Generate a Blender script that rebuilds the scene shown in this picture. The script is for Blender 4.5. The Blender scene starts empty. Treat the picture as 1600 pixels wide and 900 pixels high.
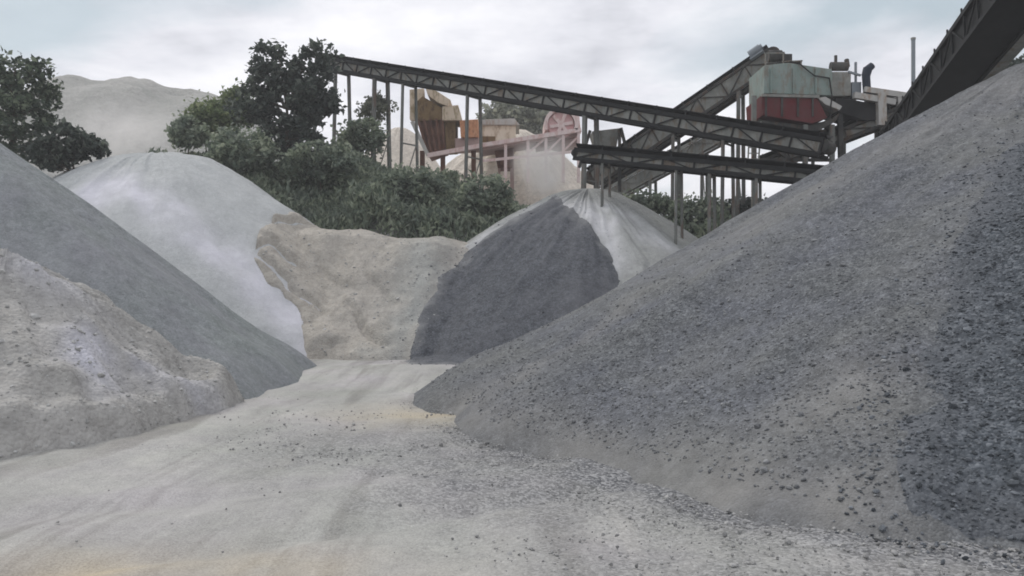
import bpy, math, random
import numpy as np
from mathutils import Vector, Matrix

random.seed(7)
rng = np.random.default_rng(7)
SC = bpy.context.scene
COL = SC.collection
EYE = 2.0
FOC = 1300.0          # focal length in photograph pixels (1600 wide)
R = math.radians


def P(px, py, d):
    return Vector(((px - 800) / FOC * d, d, EYE + (450 - py) / FOC * d))


# ------------------------------------------------------------------ noise
def _hash(ix, iy, seed):
    h = (ix.astype(np.int64) * 374761393 + iy.astype(np.int64) * 668265263 + seed * 982451653) & 0xFFFFFFFF
    h = ((h ^ (h >> 13)) * 1274126177) & 0xFFFFFFFF
    h = h ^ (h >> 16)
    return (h & 0xFFFF) / 65535.0


def vnoise(x, y, seed=0):
    x0 = np.floor(x); y0 = np.floor(y)
    fx = x - x0; fy = y - y0
    fx = fx * fx * (3 - 2 * fx); fy = fy * fy * (3 - 2 * fy)
    a = _hash(x0, y0, seed); b = _hash(x0 + 1, y0, seed)
    c = _hash(x0, y0 + 1, seed); d = _hash(x0 + 1, y0 + 1, seed)
    return (a + (b - a) * fx + (c - a) * fy + (a - b - c + d) * fx * fy) * 2 - 1


def fbm(x, y, scale, octv=4, seed=0, gain=0.5):
    x = np.asarray(x, float) / scale; y = np.asarray(y, float) / scale
    s = 0; a = 1.0
    for k in range(octv):
        s = s + a * vnoise(x, y, seed + k * 17)
        x = x * 2.03 + 11.3; y = y * 2.03 - 7.1; a *= gain
    return s


def sstep(a, b, v):
    t = np.clip((np.asarray(v, float) - a) / (b - a), 0, 1)
    return t * t * (3 - 2 * t)


# ------------------------------------------------------------------ materials
def new_mat(name):
    m = bpy.data.materials.new(name)
    m.use_nodes = True
    nt = m.node_tree
    b = nt.nodes['Principled BSDF']
    b.inputs['Specular IOR Level'].default_value = 0.25
    return m, nt, b


def N(nt, t, **kw):
    n = nt.nodes.new(t)
    for k, v in kw.items():
        if k in n.inputs:
            n.inputs[k].default_value = v
        else:
            setattr(n, k, v)
    return n


def ramp(nt, fac, stops):
    r = nt.nodes.new('ShaderNodeValToRGB')
    e = r.color_ramp.elements
    while len(e) < len(stops):
        e.new(0.5)
    for i, (p, c) in enumerate(stops):
        e[i].position = p
        e[i].color = (*c, 1) if len(c) == 3 else c
    nt.links.new(fac, r.inputs['Fac'])
    return r.outputs['Color']


def mixc(nt, fac, a, b, mode='MIX'):
    m = nt.nodes.new('ShaderNodeMix')
    m.data_type = 'RGBA'; m.blend_type = mode
    for sock, v in ((m.inputs[0], fac), (m.inputs[6], a), (m.inputs[7], b)):
        if hasattr(v, 'is_output'):
            nt.links.new(v, sock)
        elif isinstance(v, (int, float)):
            sock.default_value = v
        else:
            sock.default_value = (*v, 1)
    return m.outputs[2]


def mathn(nt, op, a, b=None):
    m = nt.nodes.new('ShaderNodeMath'); m.operation = op
    for s, v in ((m.inputs[0], a), (m.inputs[1], b)):
        if v is None:
            continue
        if hasattr(v, 'is_output'):
            nt.links.new(v, s)
        else:
            s.default_value = v
    return m.outputs[0]


def gravel_mat(name, dark, mid, light, scale, dust=None, dust_amt=0.5, dust_scale=0.35, grain=1.0, bump=0.6,
               tint=None, streak=0.0, fines=None, mottle=0.8):
    """loose crushed stone: per-grain tone, larger drifts of fines, real bump"""
    m, nt, b = new_mat(name)
    L = nt.links
    tc = N(nt, 'ShaderNodeTexCoord')
    co = tc.outputs['Object']
    wob = N(nt, 'ShaderNodeTexNoise', Scale=scale * 0.7, Detail=2.0)
    L.new(co, wob.inputs['Vector'])
    add = nt.nodes.new('ShaderNodeVectorMath'); add.operation = 'MULTIPLY_ADD'
    L.new(wob.outputs['Color'], add.inputs[0]); add.inputs[1].default_value = (0.6 / scale,) * 3
    L.new(co, add.inputs[2])
    v = N(nt, 'ShaderNodeTexVoronoi', Scale=scale, Randomness=1.0)
    L.new(add.outputs[0], v.inputs['Vector'])
    v2 = N(nt, 'ShaderNodeTexVoronoi', Scale=scale * 0.37)
    L.new(add.outputs[0], v2.inputs['Vector'])
    sep = N(nt, 'ShaderNodeSeparateColor'); L.new(v.outputs['Color'], sep.inputs[0])
    sep2 = N(nt, 'ShaderNodeSeparateColor'); L.new(v2.outputs['Color'], sep2.inputs[0])
    f = mathn(nt, 'ADD', mathn(nt, 'MULTIPLY', sep.outputs[0], 0.65), mathn(nt, 'MULTIPLY', sep2.outputs[1], 0.35))
    g0 = 0.5 - 0.45 * grain; g1 = 0.5 + 0.45 * grain
    f2 = N(nt, 'ShaderNodeMapRange'); L.new(f, f2.inputs[0]); f2.inputs[3].default_value = g0; f2.inputs[4].default_value = g1
    col = ramp(nt, f2.outputs[0], [(0.08, dark), (0.5, mid), (0.95, light)])
    big = N(nt, 'ShaderNodeTexNoise', Scale=dust_scale, Detail=7.0, Roughness=0.62)
    mp = N(nt, 'ShaderNodeMapping'); mp.inputs['Scale'].default_value = (1, 1, 0.45)
    L.new(co, mp.inputs[0]); L.new(mp.outputs[0], big.inputs['Vector'])
    if dust:
        fac = ramp(nt, big.outputs['Fac'], [(0.42, (0, 0, 0)), (0.66, (1, 1, 1))])
        col = mixc(nt, mathn(nt, 'MULTIPLY', fac, dust_amt), col, dust)
    if tint:
        tn = N(nt, 'ShaderNodeTexNoise', Scale=0.8, Detail=4.0); L.new(co, tn.inputs['Vector'])
        t1 = ramp(nt, tn.outputs['Fac'], [(0.35, tint[0]), (0.65, tint[1])])
        col = mixc(nt, 0.55, col, t1, 'MULTIPLY')
    if fines:
        at = N(nt, 'ShaderNodeAttribute', attribute_name='fines')
        col = mixc(nt, mathn(nt, 'MULTIPLY', at.outputs['Fac'], 0.85), col, fines)
    mott = N(nt, 'ShaderNodeTexNoise', Scale=3.5, Detail=5.0, Roughness=0.7); L.new(co, mott.inputs['Vector'])
    mt = ramp(nt, mott.outputs['Fac'], [(0.3, (0.72,) * 3), (0.7, (1.22,) * 3)])
    col = mixc(nt, mottle, col, mt, 'MULTIPLY')
    L.new(col, b.inputs['Base Color'])
    b.inputs['Roughness'].default_value = 0.92
    bp = N(nt, 'ShaderNodeBump', Strength=bump, Distance=0.6 / scale)
    hgt = mathn(nt, 'SUBTRACT', 1.0, v.outputs['Distance'])
    hgt = mathn(nt, 'ADD', hgt, mathn(nt, 'MULTIPLY', mott.outputs['Fac'], 1.5))
    L.new(hgt, bp.inputs['Height'])
    L.new(bp.outputs[0], b.inputs['Normal'])
    return m


def stone_mat(name, a, c, rough=0.9):
    m, nt, b = new_mat(name)
    g = N(nt, 'ShaderNodeNewGeometry')
    col = ramp(nt, g.outputs['Random Per Island'], [(0.0, a), (1.0, c)])
    tc = N(nt, 'ShaderNodeTexCoord'); n = N(nt, 'ShaderNodeTexNoise', Scale=18.0, Detail=3.0)
    nt.links.new(tc.outputs['Object'], n.inputs['Vector'])
    col = mixc(nt, 0.6, col, ramp(nt, n.outputs['Fac'], [(0.3, (0.7,) * 3), (0.7, (1.2,) * 3)]), 'MULTIPLY')
    nt.links.new(col, b.inputs['Base Color']); b.inputs['Roughness'].default_value = rough
    return m


def leaf_mat(name, stops):
    m, nt, b = new_mat(name)
    g = N(nt, 'ShaderNodeNewGeometry')
    col = ramp(nt, g.outputs['Random Per Island'], stops)
    tc = N(nt, 'ShaderNodeTexCoord'); n = N(nt, 'ShaderNodeTexNoise', Scale=0.9, Detail=3.0)
    nt.links.new(tc.outputs['Object'], n.inputs['Vector'])
    col = mixc(nt, 0.7, col, ramp(nt, n.outputs['Fac'], [(0.3, (0.6, 0.62, 0.66)), (0.7, (1.35, 1.3, 1.1))]), 'MULTIPLY')
    nt.links.new(col, b.inputs['Base Color'])
    b.inputs['Roughness'].default_value = 0.6
    b.inputs['Specular IOR Level'].default_value = 0.35
    tr = N(nt, 'ShaderNodeBsdfTranslucent'); nt.links.new(col, tr.inputs['Color'])
    mx = N(nt, 'ShaderNodeMixShader'); mx.inputs[0].default_value = 0.42
    nt.links.new(b.outputs[0], mx.inputs[1]); nt.links.new(tr.outputs[0], mx.inputs[2])
    nt.links.new(mx.outputs[0], nt.nodes['Material Output'].inputs['Surface'])
    return m


def steel_mat(name, base, dusty, rust=None, amt=0.5, rough=0.75, metal=0.0, scale=1.6):
    """worn painted steel under stone dust"""
    m, nt, b = new_mat(name)
    L = nt.links
    tc = N(nt, 'ShaderNodeTexCoord'); co = tc.outputs['Object']
    n = N(nt, 'ShaderNodeTexNoise', Scale=scale, Detail=8.0, Roughness=0.68); L.new(co, n.inputs['Vector'])
    fac = ramp(nt, n.outputs['Fac'], [(0.4, (0, 0, 0)), (0.68, (1, 1, 1))])
    col = mixc(nt, mathn(nt, 'MULTIPLY', fac, amt), base, dusty)
    if rust:
        n2 = N(nt, 'ShaderNodeTexNoise', Scale=scale * 2.4, Detail=6.0, Roughness=0.7)
        mp = N(nt, 'ShaderNodeMapping'); mp.inputs['Location'].default_value = (3.3, 8.1, 1.7); mp.inputs['Scale'].default_value = (1, 1, 0.35)
        L.new(co, mp.inputs[0]); L.new(mp.outputs[0], n2.inputs['Vector'])
        col = mixc(nt, ramp(nt, n2.outputs['Fac'], [(0.5, (0, 0, 0)), (0.62, (0.8,) * 3)]), col, rust)
    L.new(col, b.inputs['Base Color'])
    b.inputs['Roughness'].default_value = rough
    b.inputs['Metallic'].default_value = metal
    bp = N(nt, 'ShaderNodeBump', Strength=0.25, Distance=0.02); L.new(n.outputs['Fac'], bp.inputs['Height'])
    L.new(bp.outputs[0], b.inputs['Normal'])
    return m


M = {}
M['grav_right'] = gravel_mat('grey crushed stone', (0.052, 0.056, 0.062), (0.106, 0.111, 0.121), (0.205, 0.213, 0.225), 42, fines=(0.235, 0.23, 0.22), dust=(0.205, 0.205, 0.198), dust_amt=0.5, dust_scale=0.3, tint=((0.93, 0.96, 1.06), (1.03, 1.04, 0.98)))
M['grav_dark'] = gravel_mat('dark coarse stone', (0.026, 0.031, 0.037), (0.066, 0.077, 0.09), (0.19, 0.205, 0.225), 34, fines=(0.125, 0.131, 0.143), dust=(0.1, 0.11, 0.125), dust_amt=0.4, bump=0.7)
M['grav_centre'] = gravel_mat('dark basalt chips', (0.04, 0.044, 0.051), (0.078, 0.084, 0.097), (0.14, 0.147, 0.164), 34, fines=(0.24, 0.243, 0.245), dust=(0.15, 0.152, 0.165), dust_amt=0.5)
M['grav_pale'] = gravel_mat('pale dusty stone', (0.2, 0.205, 0.2), (0.29, 0.295, 0.29), (0.38, 0.385, 0.38), 30, mottle=0.5, fines=(0.56, 0.56, 0.58), dust=(0.34, 0.35, 0.33), dust_amt=0.6, grain=0.7)
M['grav_white'] = gravel_mat('white quarry dust', (0.32, 0.335, 0.335), (0.41, 0.425, 0.425), (0.5, 0.51, 0.515), 30, mottle=0.35, fines=(0.66, 0.65, 0.71), dust=(0.5, 0.51, 0.51), dust_amt=0.5, grain=0.75, dust_scale=0.25)
M['grav_left'] = gravel_mat('green grey stone', (0.14, 0.153, 0.153), (0.212, 0.228, 0.228), (0.3, 0.315, 0.312), 36, dust=(0.25, 0.25, 0.265), dust_amt=0.5, grain=0.8, tint=((0.95, 1.0, 0.98), (0.98, 0.97, 1.05)))
M['sand'] = gravel_mat('beige earth', (0.3, 0.275, 0.24), (0.4, 0.37, 0.325), (0.47, 0.445, 0.405), 20, fines=(0.3, 0.31, 0.3), dust=(0.35, 0.33, 0.305), dust_amt=0.7, grain=0.6, dust_scale=0.5)
M['mound'] = gravel_mat('sandy rubble', (0.23, 0.222, 0.205), (0.33, 0.322, 0.305), (0.43, 0.422, 0.4), 18, fines=(0.5, 0.5, 0.56), dust=(0.4, 0.39, 0.375), dust_amt=0.8, grain=0.6, dust_scale=0.9)
M['sand_far'] = gravel_mat('pale sand', (0.52, 0.46, 0.395), (0.62, 0.56, 0.485), (0.7, 0.64, 0.57), 10, grain=0.5)
M['hill'] = gravel_mat('overburden', (0.33, 0.325, 0.305), (0.42, 0.413, 0.39), (0.5, 0.49, 0.465), 1.2, dust=(0.3, 0.305, 0.28), dust_amt=0.75, dust_scale=0.08, grain=0.6)


def ground_mat():
    m, nt, b = new_mat('dusty quarry floor')
    L = nt.links
    tc = N(nt, 'ShaderNodeTexCoord'); co = tc.outputs['Object']
    mp = N(nt, 'ShaderNodeMapping'); mp.inputs['Rotation'].default_value = (0, 0, R(-28)); mp.inputs['Scale'].default_value = (1.0, 0.3, 1)
    L.new(co, mp.inputs[0])
    a = N(nt, 'ShaderNodeTexNoise', Scale=0.55, Detail=8.0, Roughness=0.6); L.new(mp.outputs[0], a.inputs['Vector'])
    col = ramp(nt, a.outputs['Fac'], [(0.3, (0.275, 0.27, 0.258)), (0.5, (0.39, 0.384, 0.366)), (0.7, (0.5, 0.49, 0.462))])
    t = N(nt, 'ShaderNodeTexNoise', Scale=0.45, Detail=3.0); L.new(co, t.inputs['Vector'])
    tn = ramp(nt, t.outputs['Fac'], [(0.32, (0.95, 0.98, 0.94)), (0.5, (1, 1, 1)), (0.68, (1.0, 0.97, 1.03))])
    col = mixc(nt, 0.9, col, tn, 'MULTIPLY')
    # compacted wheel tracks, darker and smoother, sweeping across
    mp3 = N(nt, 'ShaderNodeMapping'); mp3.inputs['Rotation'].default_value = (0, 0, R(-42)); mp3.inputs['Scale'].default_value = (1.6, 0.16, 1)
    L.new(co, mp3.inputs[0])
    tk = N(nt, 'ShaderNodeTexNoise', Scale=0.8, Detail=4.0, Roughness=0.55, Distortion=0.6); L.new(mp3.outputs[0], tk.inputs['Vector'])
    col = mixc(nt, 0.9, col, ramp(nt, tk.outputs['Fac'], [(0.36, (0.68, 0.67, 0.66)), (0.48, (1, 1, 1)), (0.6, (1.0, 1.0, 1.0)), (0.72, (1.14, 1.13, 1.11))]), 'MULTIPLY')
    # small stones pressed into the dust, thicker where the gravel has spread
    v = N(nt, 'ShaderNodeTexVoronoi', Scale=38.0); L.new(co, v.inputs['Vector'])
    sp = N(nt, 'ShaderNodeSeparateColor'); L.new(v.outputs['Color'], sp.inputs[0])
    st = ramp(nt, sp.outputs[0], [(0.1, (0.07, 0.073, 0.08)), (0.5, (0.16, 0.163, 0.17)), (0.9, (0.32, 0.32, 0.325))])
    att = N(nt, 'ShaderNodeAttribute', attribute_name='gravelly')
    n2 = N(nt, 'ShaderNodeTexNoise', Scale=2.2, Detail=5.0, Roughness=0.7); L.new(co, n2.inputs['Vector'])
    f = mathn(nt, 'ADD', mathn(nt, 'MULTIPLY', n2.outputs['Fac'], 0.9), -0.43)
    f = mathn(nt, 'ADD', f, mathn(nt, 'MULTIPLY', att.outputs['Fac'], 0.95))
    cl = nt.nodes.new('ShaderNodeClamp'); L.new(f, cl.inputs[0])
    col = mixc(nt, mathn(nt, 'MULTIPLY', cl.outputs[0], 0.95), col, st)
    # ochre subsoil scraped bare in places
    at2 = N(nt, 'ShaderNodeAttribute', attribute_name='ochre')
    col = mixc(nt, mathn(nt, 'MULTIPLY', at2.outputs['Fac'], 0.85), col, (0.46, 0.395, 0.285))
    fine = N(nt, 'ShaderNodeTexNoise', Scale=9.0, Detail=6.0, Roughness=0.75); L.new(co, fine.inputs['Vector'])
    col = mixc(nt, 0.8, col, ramp(nt, fine.outputs['Fac'], [(0.3, (0.88,) * 3), (0.7, (1.09,) * 3)]), 'MULTIPLY')
    gr_ = N(nt, 'ShaderNodeTexNoise', Scale=55.0, Detail=4.0, Roughness=0.8); L.new(co, gr_.inputs['Vector'])
    col = mixc(nt, 1.0, col, ramp(nt, gr_.outputs['Fac'], [(0.32, (0.74,) * 3), (0.5, (1,) * 3), (0.68, (1.22,) * 3)]), 'MULTIPLY')
    L.new(col, b.inputs['Base Color']); b.inputs['Roughness'].default_value = 0.95
    bp = N(nt, 'ShaderNodeBump', Strength=0.35, Distance=0.04)
    L.new(mathn(nt, 'ADD', fine.outputs['Fac'], mathn(nt, 'MULTIPLY', v.outputs['Distance'], -0.5)), bp.inputs['Height'])
    L.new(bp.outputs[0], b.inputs['Normal'])
    return m


M['ground'] = ground_mat()
M['stone_grey'] = stone_mat('loose grey stones', (0.095, 0.099, 0.106), (0.28, 0.285, 0.29))
M['stone_mid'] = stone_mat('loose dusty stones', (0.17, 0.17, 0.17), (0.42, 0.415, 0.405))
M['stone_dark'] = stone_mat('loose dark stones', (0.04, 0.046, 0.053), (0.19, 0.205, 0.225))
M['stone_chip'] = stone_mat('loose basalt chips', (0.055, 0.058, 0.066), (0.17, 0.175, 0.19))
M['stone_pale'] = stone_mat('loose pale stones', (0.26, 0.26, 0.25), (0.5, 0.5, 0.49))
M['leaf_dark'] = leaf_mat('dark leaves', [(0, (0.028, 0.04, 0.036)), (0.6, (0.065, 0.085, 0.075)), (1, (0.16, 0.185, 0.165))])
M['leaf_broad'] = leaf_mat('broad leaves', [(0, (0.03, 0.046, 0.034)), (0.6, (0.075, 0.105, 0.075)), (1, (0.2, 0.235, 0.18))])
M['leaf_bush'] = leaf_mat('bush leaves', [(0, (0.1, 0.135, 0.105)), (0.55, (0.22, 0.265, 0.21)), (1, (0.36, 0.4, 0.32))])
M['leaf_light'] = leaf_mat('light leaves', [(0, (0.1, 0.14, 0.07)), (0.6, (0.18, 0.235, 0.12)), (1, (0.28, 0.31, 0.19))])
M['leaf_dusty'] = leaf_mat('dusty leaves', [(0, (0.14, 0.155, 0.125)), (0.6, (0.24, 0.255, 0.21)), (1, (0.34, 0.35, 0.3))])
M['bark'] = steel_mat('bark', (0.07, 0.055, 0.042), (0.14, 0.12, 0.1), scale=6)
M['steel_dark'] = steel_mat('dark steel', (0.03, 0.031, 0.031), (0.125, 0.12, 0.108), rust=(0.085, 0.052, 0.033), amt=0.65)
M['steel_black'] = steel_mat('blackened steel', (0.011, 0.012, 0.013), (0.04, 0.04, 0.038), amt=0.25)
M['steel_grey'] = steel_mat('dusty grey steel', (0.19, 0.195, 0.18), (0.36, 0.355, 0.325), rust=(0.16, 0.11, 0.075), amt=0.75)
M['steel_post'] = steel_mat('post steel', (0.13, 0.135, 0.125), (0.25, 0.255, 0.24), rust=(0.15, 0.1, 0.075), amt=0.6)
M['steel_pale'] = steel_mat('pale dusty steel', (0.4, 0.39, 0.37), (0.52, 0.5, 0.47), rust=(0.3, 0.22, 0.16), amt=0.6)
M['belt'] = steel_mat('rubber belt', (0.012, 0.012, 0.013), (0.045, 0.045, 0.045), amt=0.5, rough=0.85)
M['green'] = steel_mat('faded green paint', (0.2, 0.262, 0.24), (0.31, 0.325, 0.305), rust=(0.2, 0.17, 0.14), amt=0.7)
M['red'] = steel_mat('dark red paint', (0.12, 0.016, 0.02), (0.12, 0.062, 0.062), rust=(0.09, 0.035, 0.03), amt=0.55)
M['brown'] = steel_mat('rusty brown plate', (0.12, 0.05, 0.032), (0.22, 0.12, 0.08), rust=(0.05, 0.02, 0.014), amt=0.6)
M['orange'] = steel_mat('orange rust paint', (0.55, 0.25, 0.13), (0.6, 0.4, 0.28), rust=(0.25, 0.1, 0.05), amt=0.5)
M['tan'] = steel_mat('tan sheet', (0.6, 0.48, 0.36), (0.66, 0.57, 0.47), rust=(0.25, 0.18, 0.09), amt=0.5)
M['olive'] = steel_mat('olive steel', (0.17, 0.105, 0.045), (0.28, 0.2, 0.115), rust=(0.06, 0.03, 0.015), amt=0.5)
M['pink'] = steel_mat('faded pink red paint', (0.72, 0.56, 0.54), (0.78, 0.69, 0.66), rust=(0.58, 0.36, 0.32), amt=0.6)
M['pinkred'] = steel_mat('faded red paint', (0.6, 0.34, 0.34), (0.7, 0.56, 0.53), amt=0.9)
M['mauve'] = steel_mat('brownish pink plate', (0.34, 0.235, 0.215), (0.45, 0.34, 0.31), amt=0.6)
M['beige'] = steel_mat('beige sheet', (0.7, 0.61, 0.49), (0.74, 0.67, 0.57), rust=(0.4, 0.3, 0.2), amt=0.6)
M['bluegrey'] = steel_mat('blue grey paint', (0.22, 0.245, 0.27), (0.3, 0.31, 0.32), amt=0.5)
M['navy'] = steel_mat('dark blue paint', (0.02, 0.028, 0.045), (0.06, 0.07, 0.085), amt=0.4)


# ------------------------------------------------------------------ objects
def tag(o, label=None, cat=None, group=None, kind=None):
    if label: o['label'] = label
    if cat: o['category'] = cat
    if group: o['group'] = group
    if kind: o['kind'] = kind
    return o


def empty(name, loc, label, cat, group=None):
    o = bpy.data.objects.new(name, None)
    COL.objects.link(o); o.location = loc; o.empty_display_size = 0.3
    return tag(o, label, cat, group)


def link_mesh(name, me, mat, parent=None, loc=None):
    o = bpy.data.objects.new(name, me)
    if mat: me.materials.append(mat)
    COL.objects.link(o)
    if loc is not None: o.location = loc
    if parent is not None: o.parent = parent
    return o


def mesh_np(name, verts, faces, smooth=False):
    """verts (n,3), faces (m,k) arrays of one polygon size"""
    me = bpy.data.meshes.new(name)
    verts = np.asarray(verts, np.float32); faces = np.asarray(faces, np.int32)
    me.vertices.add(len(verts)); me.vertices.foreach_set('co', verts.ravel())
    k = faces.shape[1]
    me.loops.add(faces.size); me.loops.foreach_set('vertex_index', faces.ravel())
    me.polygons.add(len(faces))
    me.polygons.foreach_set('loop_start', np.arange(0, faces.size, k, dtype=np.int32))
    me.polygons.foreach_set('use_smooth', np.full(len(faces), smooth))
    me.update(calc_edges=True)
    return me


class MB:
    """collects boxes, bars, tubes and plates in world space; build() links ONE mesh object"""
    def __init__(self):
        self.v = []; self.f = []

    def _add(self, vs, fs):
        o = len(self.v)
        self.v += [tuple(v) for v in vs]
        self.f += [tuple(i + o for i in f) for f in fs]

    def bar(self, a, b, w, h=None, up=Vector((0, 0, 1))):
        a = Vector(a); b = Vector(b); h = h or w
        u = (b - a).normalized()
        s = u.cross(up)
        if s.length < 1e-3: s = u.cross(Vector((0, 1, 0)))
        s.normalize(); n = s.cross(u)
        vs = [p + s * (sx * w / 2) + n * (sy * h / 2) for p in (a, b) for sx, sy in ((-1, -1), (1, -1), (1, 1), (-1, 1))]
        self._add(vs, [(0, 1, 2, 3), (7, 6, 5, 4), (0, 4, 5, 1), (1, 5, 6, 2), (2, 6, 7, 3), (3, 7, 4, 0)])
        return self

    def tube(self, a, b, r, r2=None, n=14, cap=True):
        a = Vector(a); b = Vector(b); r2 = r if r2 is None else r2
        u = (b - a).normalized()
        s = u.cross(Vector((0, 0, 1)))
        if s.length < 1e-3: s = u.cross(Vector((0, 1, 0)))
        s.normalize(); t = s.cross(u)
        vs = []
        for p, rr in ((a, r), (b, r2)):
            for i in range(n):
                q = 2 * math.pi * i / n
                vs.append(p + s * (math.cos(q) * rr) + t * (math.sin(q) * rr))
        fs = [(i, (i + 1) % n, n + (i + 1) % n, n + i) for i in range(n)]
        if cap: fs += [tuple(range(n))[::-1], tuple(range(n, 2 * n))]
        self._add(vs, fs)
        return self

    def prism(self, pts, d):
        """polygon of points extruded along vector d"""
        d = Vector(d); pts = [Vector(p) for p in pts]; n = len(pts)
        vs = pts + [p + d for p in pts]
        fs = [tuple(range(n))[::-1], tuple(range(n, 2 * n))] + [(i, (i + 1) % n, n + (i + 1) % n, n + i) for i in range(n)]
        self._add(vs, fs)
        return self

    def build(self, name, mat, parent=None, bevel=0.0):
        off = parent.location if parent is not None else Vector((0, 0, 0))
        if parent is not None and parent.parent is not None:
            off = off + parent.parent.location
        me = bpy.data.meshes.new(name)
        me.from_pydata([Vector(v) - off for v in self.v], [], self.f)
        me.update()
        import bmesh
        bm = bmesh.new(); bm.from_mesh(me)
        bmesh.ops.recalc_face_normals(bm, faces=bm.faces)
        bm.to_mesh(me); bm.free()
        o = link_mesh(name, me, mat, parent)
        if bevel:
            md = o.modifiers.new('bevel', 'BEVEL'); md.width = bevel; md.segments = 2; md.limit_method = 'ANGLE'
        return o


# ------------------------------------------------------------------ terrain
HX = np.array([[-60, 5.0], [-22, 5.5], [-15, 6.3], [-8, 6.9], [-5, 6.2], [-1, 5.3], [1.2, 4.3], [2, 4.2], [8, 4.2], [14, 4.6], [60, 4.2]])


def G(x, y):
    x = np.asarray(x, float); y = np.asarray(y, float)
    z = fbm(x, y, 5.0, 4, 3) * 0.05 * sstep(60, 30, y)
    z = z + 0.10 * np.exp(-((y - 20.0) / 1.6) ** 2) * sstep(-7, -3, x) * sstep(2.0, -0.5, x)     # low hump before the dark pile
    # wheel ruts sweeping in from the lower left
    u = x * math.cos(R(58)) - (y - 8) * math.sin(R(58))
    u = u + fbm(x, y, 7.0, 2, 9) * 0.5
    z = z - 0.07 * np.exp(-((u - 0.2) / 0.22) ** 2) - 0.045 * np.exp(-((u + 1.5) / 0.22) ** 2) + 0.03 * np.exp(-((u + 0.75) / 0.3) ** 2)
    bench = np.minimum(3.9, 4.2)
    hx = np.interp(x, HX[:, 0], HX[:, 1])
    z = z + sstep(28.5, 32.0, y) * bench + sstep(30.5, 37.5, y) * (hx - 3.9)
    return z


class Pile:
    def __init__(self, cx, cy, H, radii, rnd=0.06, toe=0.05, rough=0.05, seed=1, gully=0.05, lump=0.0, lump_s=1.2, power=1.0):
        self.cx, self.cy, self.H = cx, cy, H
        a = np.array(sorted(radii), float)
        self.ang = np.concatenate([a[:, 0] - 360, a[:, 0], a[:, 0] + 360]); self.rad = np.tile(a[:, 1], 3)
        self.rnd, self.toe, self.rough, self.seed, self.gully, self.lump, self.lump_s, self.power = rnd, toe, rough, seed, gully, lump, lump_s, power
        self.extra = []

    def Rth(self, th):
        d = np.degrees(th) % 360
        r = 0
        for k in (-12, -6, 0, 6, 12):
            r = r + np.interp(d + k, self.ang, self.rad)
        th = np.asarray(th)
        return r / 5 * (1 + 0.02 * np.sin(th * 7 + self.seed) + 0.012 * np.sin(th * 17 + 2 * self.seed) + 0.004 * np.sin(th * 29 + self.seed))

    def h(self, x, y, base=False):
        x = np.asarray(x, float); y = np.asarray(y, float)
        dx = x - self.cx; dy = y - self.cy
        r = np.hypot(dx, dy); th = np.arctan2(dy, dx)
        t = r / self.Rth(th)
        e = self.rnd
        ts = (np.sqrt(t * t + e * e) - e) / (math.sqrt(1 + e * e) - e)
        z = self.H * (1 - ts ** self.power)
        # concave skirt where the last stones rolled out
        z = z + self.toe * self.H * np.exp(-((t - 0.97) / 0.09) ** 2)
        if not base:
            m = sstep(0.0, 0.12, t)
            z = z + fbm(x, y, 2.2, 5, self.seed, 0.55) * self.rough * sstep(1.15, 0.9, t)
            z = z + vnoise(th * 9 + fbm(x, y, 2.0, 2, self.seed + 5) * 0.7, r * 0.35, self.seed + 40) * self.gully * m
            z = z + vnoise(th * 27 + fbm(x, y, 1.0, 2, self.seed + 6) * 0.9, r * 0.5, self.seed + 41) * self.gully * 0.4 * m
            if self.lump:
                q = fbm(x, y, self.lump_s, 3, self.seed + 70)
                z = z + self.lump * (1 - np.abs(q) * 1.6) * sstep(1.1, 0.85, t)
            for fn in self.extra:
                z = z + fn(x, y)
        return z

    def mesh(self, name, mat, label, cat, nth=560, nr=150, th0=0, th1=360, group=None):
        th = np.linspace(R(th0), R(th1), nth, endpoint=(th1 - th0 < 360))
        rr = np.linspace(0.004, 1.12, nr) ** 0.85
        rr = rr / rr[-1] * 1.12
        TH, T = np.meshgrid(th, rr)
        RR = T * self.Rth(TH)
        X = self.cx + RR * np.cos(TH); Y = self.cy + RR * np.sin(TH)
        Z = self.h(X, Y)
        V = np.stack([X - self.cx, Y - self.cy, Z], -1).reshape(-1, 3)
        i, j = np.meshgrid(np.arange(nr - 1), np.arange(nth if th1 - th0 >= 360 else nth - 1), indexing='ij')
        j2 = (j + 1) % nth
        F = np.stack([i * nth + j, i * nth + j2, (i + 1) * nth + j2, (i + 1) * nth + j], -1).reshape(-1, 4)[:, ::-1]
        F = F[:, ::-1]
        me = mesh_np(name, V, F[:, ::-1], True)
        o = link_mesh(name, me, mat, None, (self.cx, self.cy, 0))
        me.update()
        # make sure the normals look up
        if me.polygons[len(me.polygons) // 2].normal.z < 0:
            me.flip_normals()
        return tag(o, label, cat, group)


def hit(px, py, surf, d0=4, d1=45):
    """plan point where the sight line through a photograph pixel meets a surface z(x,y)"""
    d = np.linspace(d0, d1, 6000)
    x = (px - 800) / FOC * d; z = EYE + (450 - py) / FOC * d
    s = surf(x, d)
    k = np.argmax(z <= s)
    if not (z <= s).any():
        return None
    return (x[k], d[k])


def poly_sd(x, y, poly):
    """signed distance (positive inside) to a closed polygon"""
    best = np.full(np.shape(x), 1e9); inside = np.zeros(np.shape(x), bool)
    n = len(poly)
    for i in range(n):
        ax, ay = poly[i]; bx, by = poly[(i + 1) % n]
        ex, ey = bx - ax, by - ay
        t = np.clip(((x - ax) * ex + (y - ay) * ey) / (ex * ex + ey * ey + 1e-9), 0, 1)
        best = np.minimum(best, np.hypot(x - ax - t * ex, y - ay - t * ey))
        c = ((ay > y) != (by > y)) & (x < (bx - ax) * (y - ay) / (by - ay + 1e-12) + ax)
        inside ^= c
    return np.where(inside, best, -best)


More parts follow.
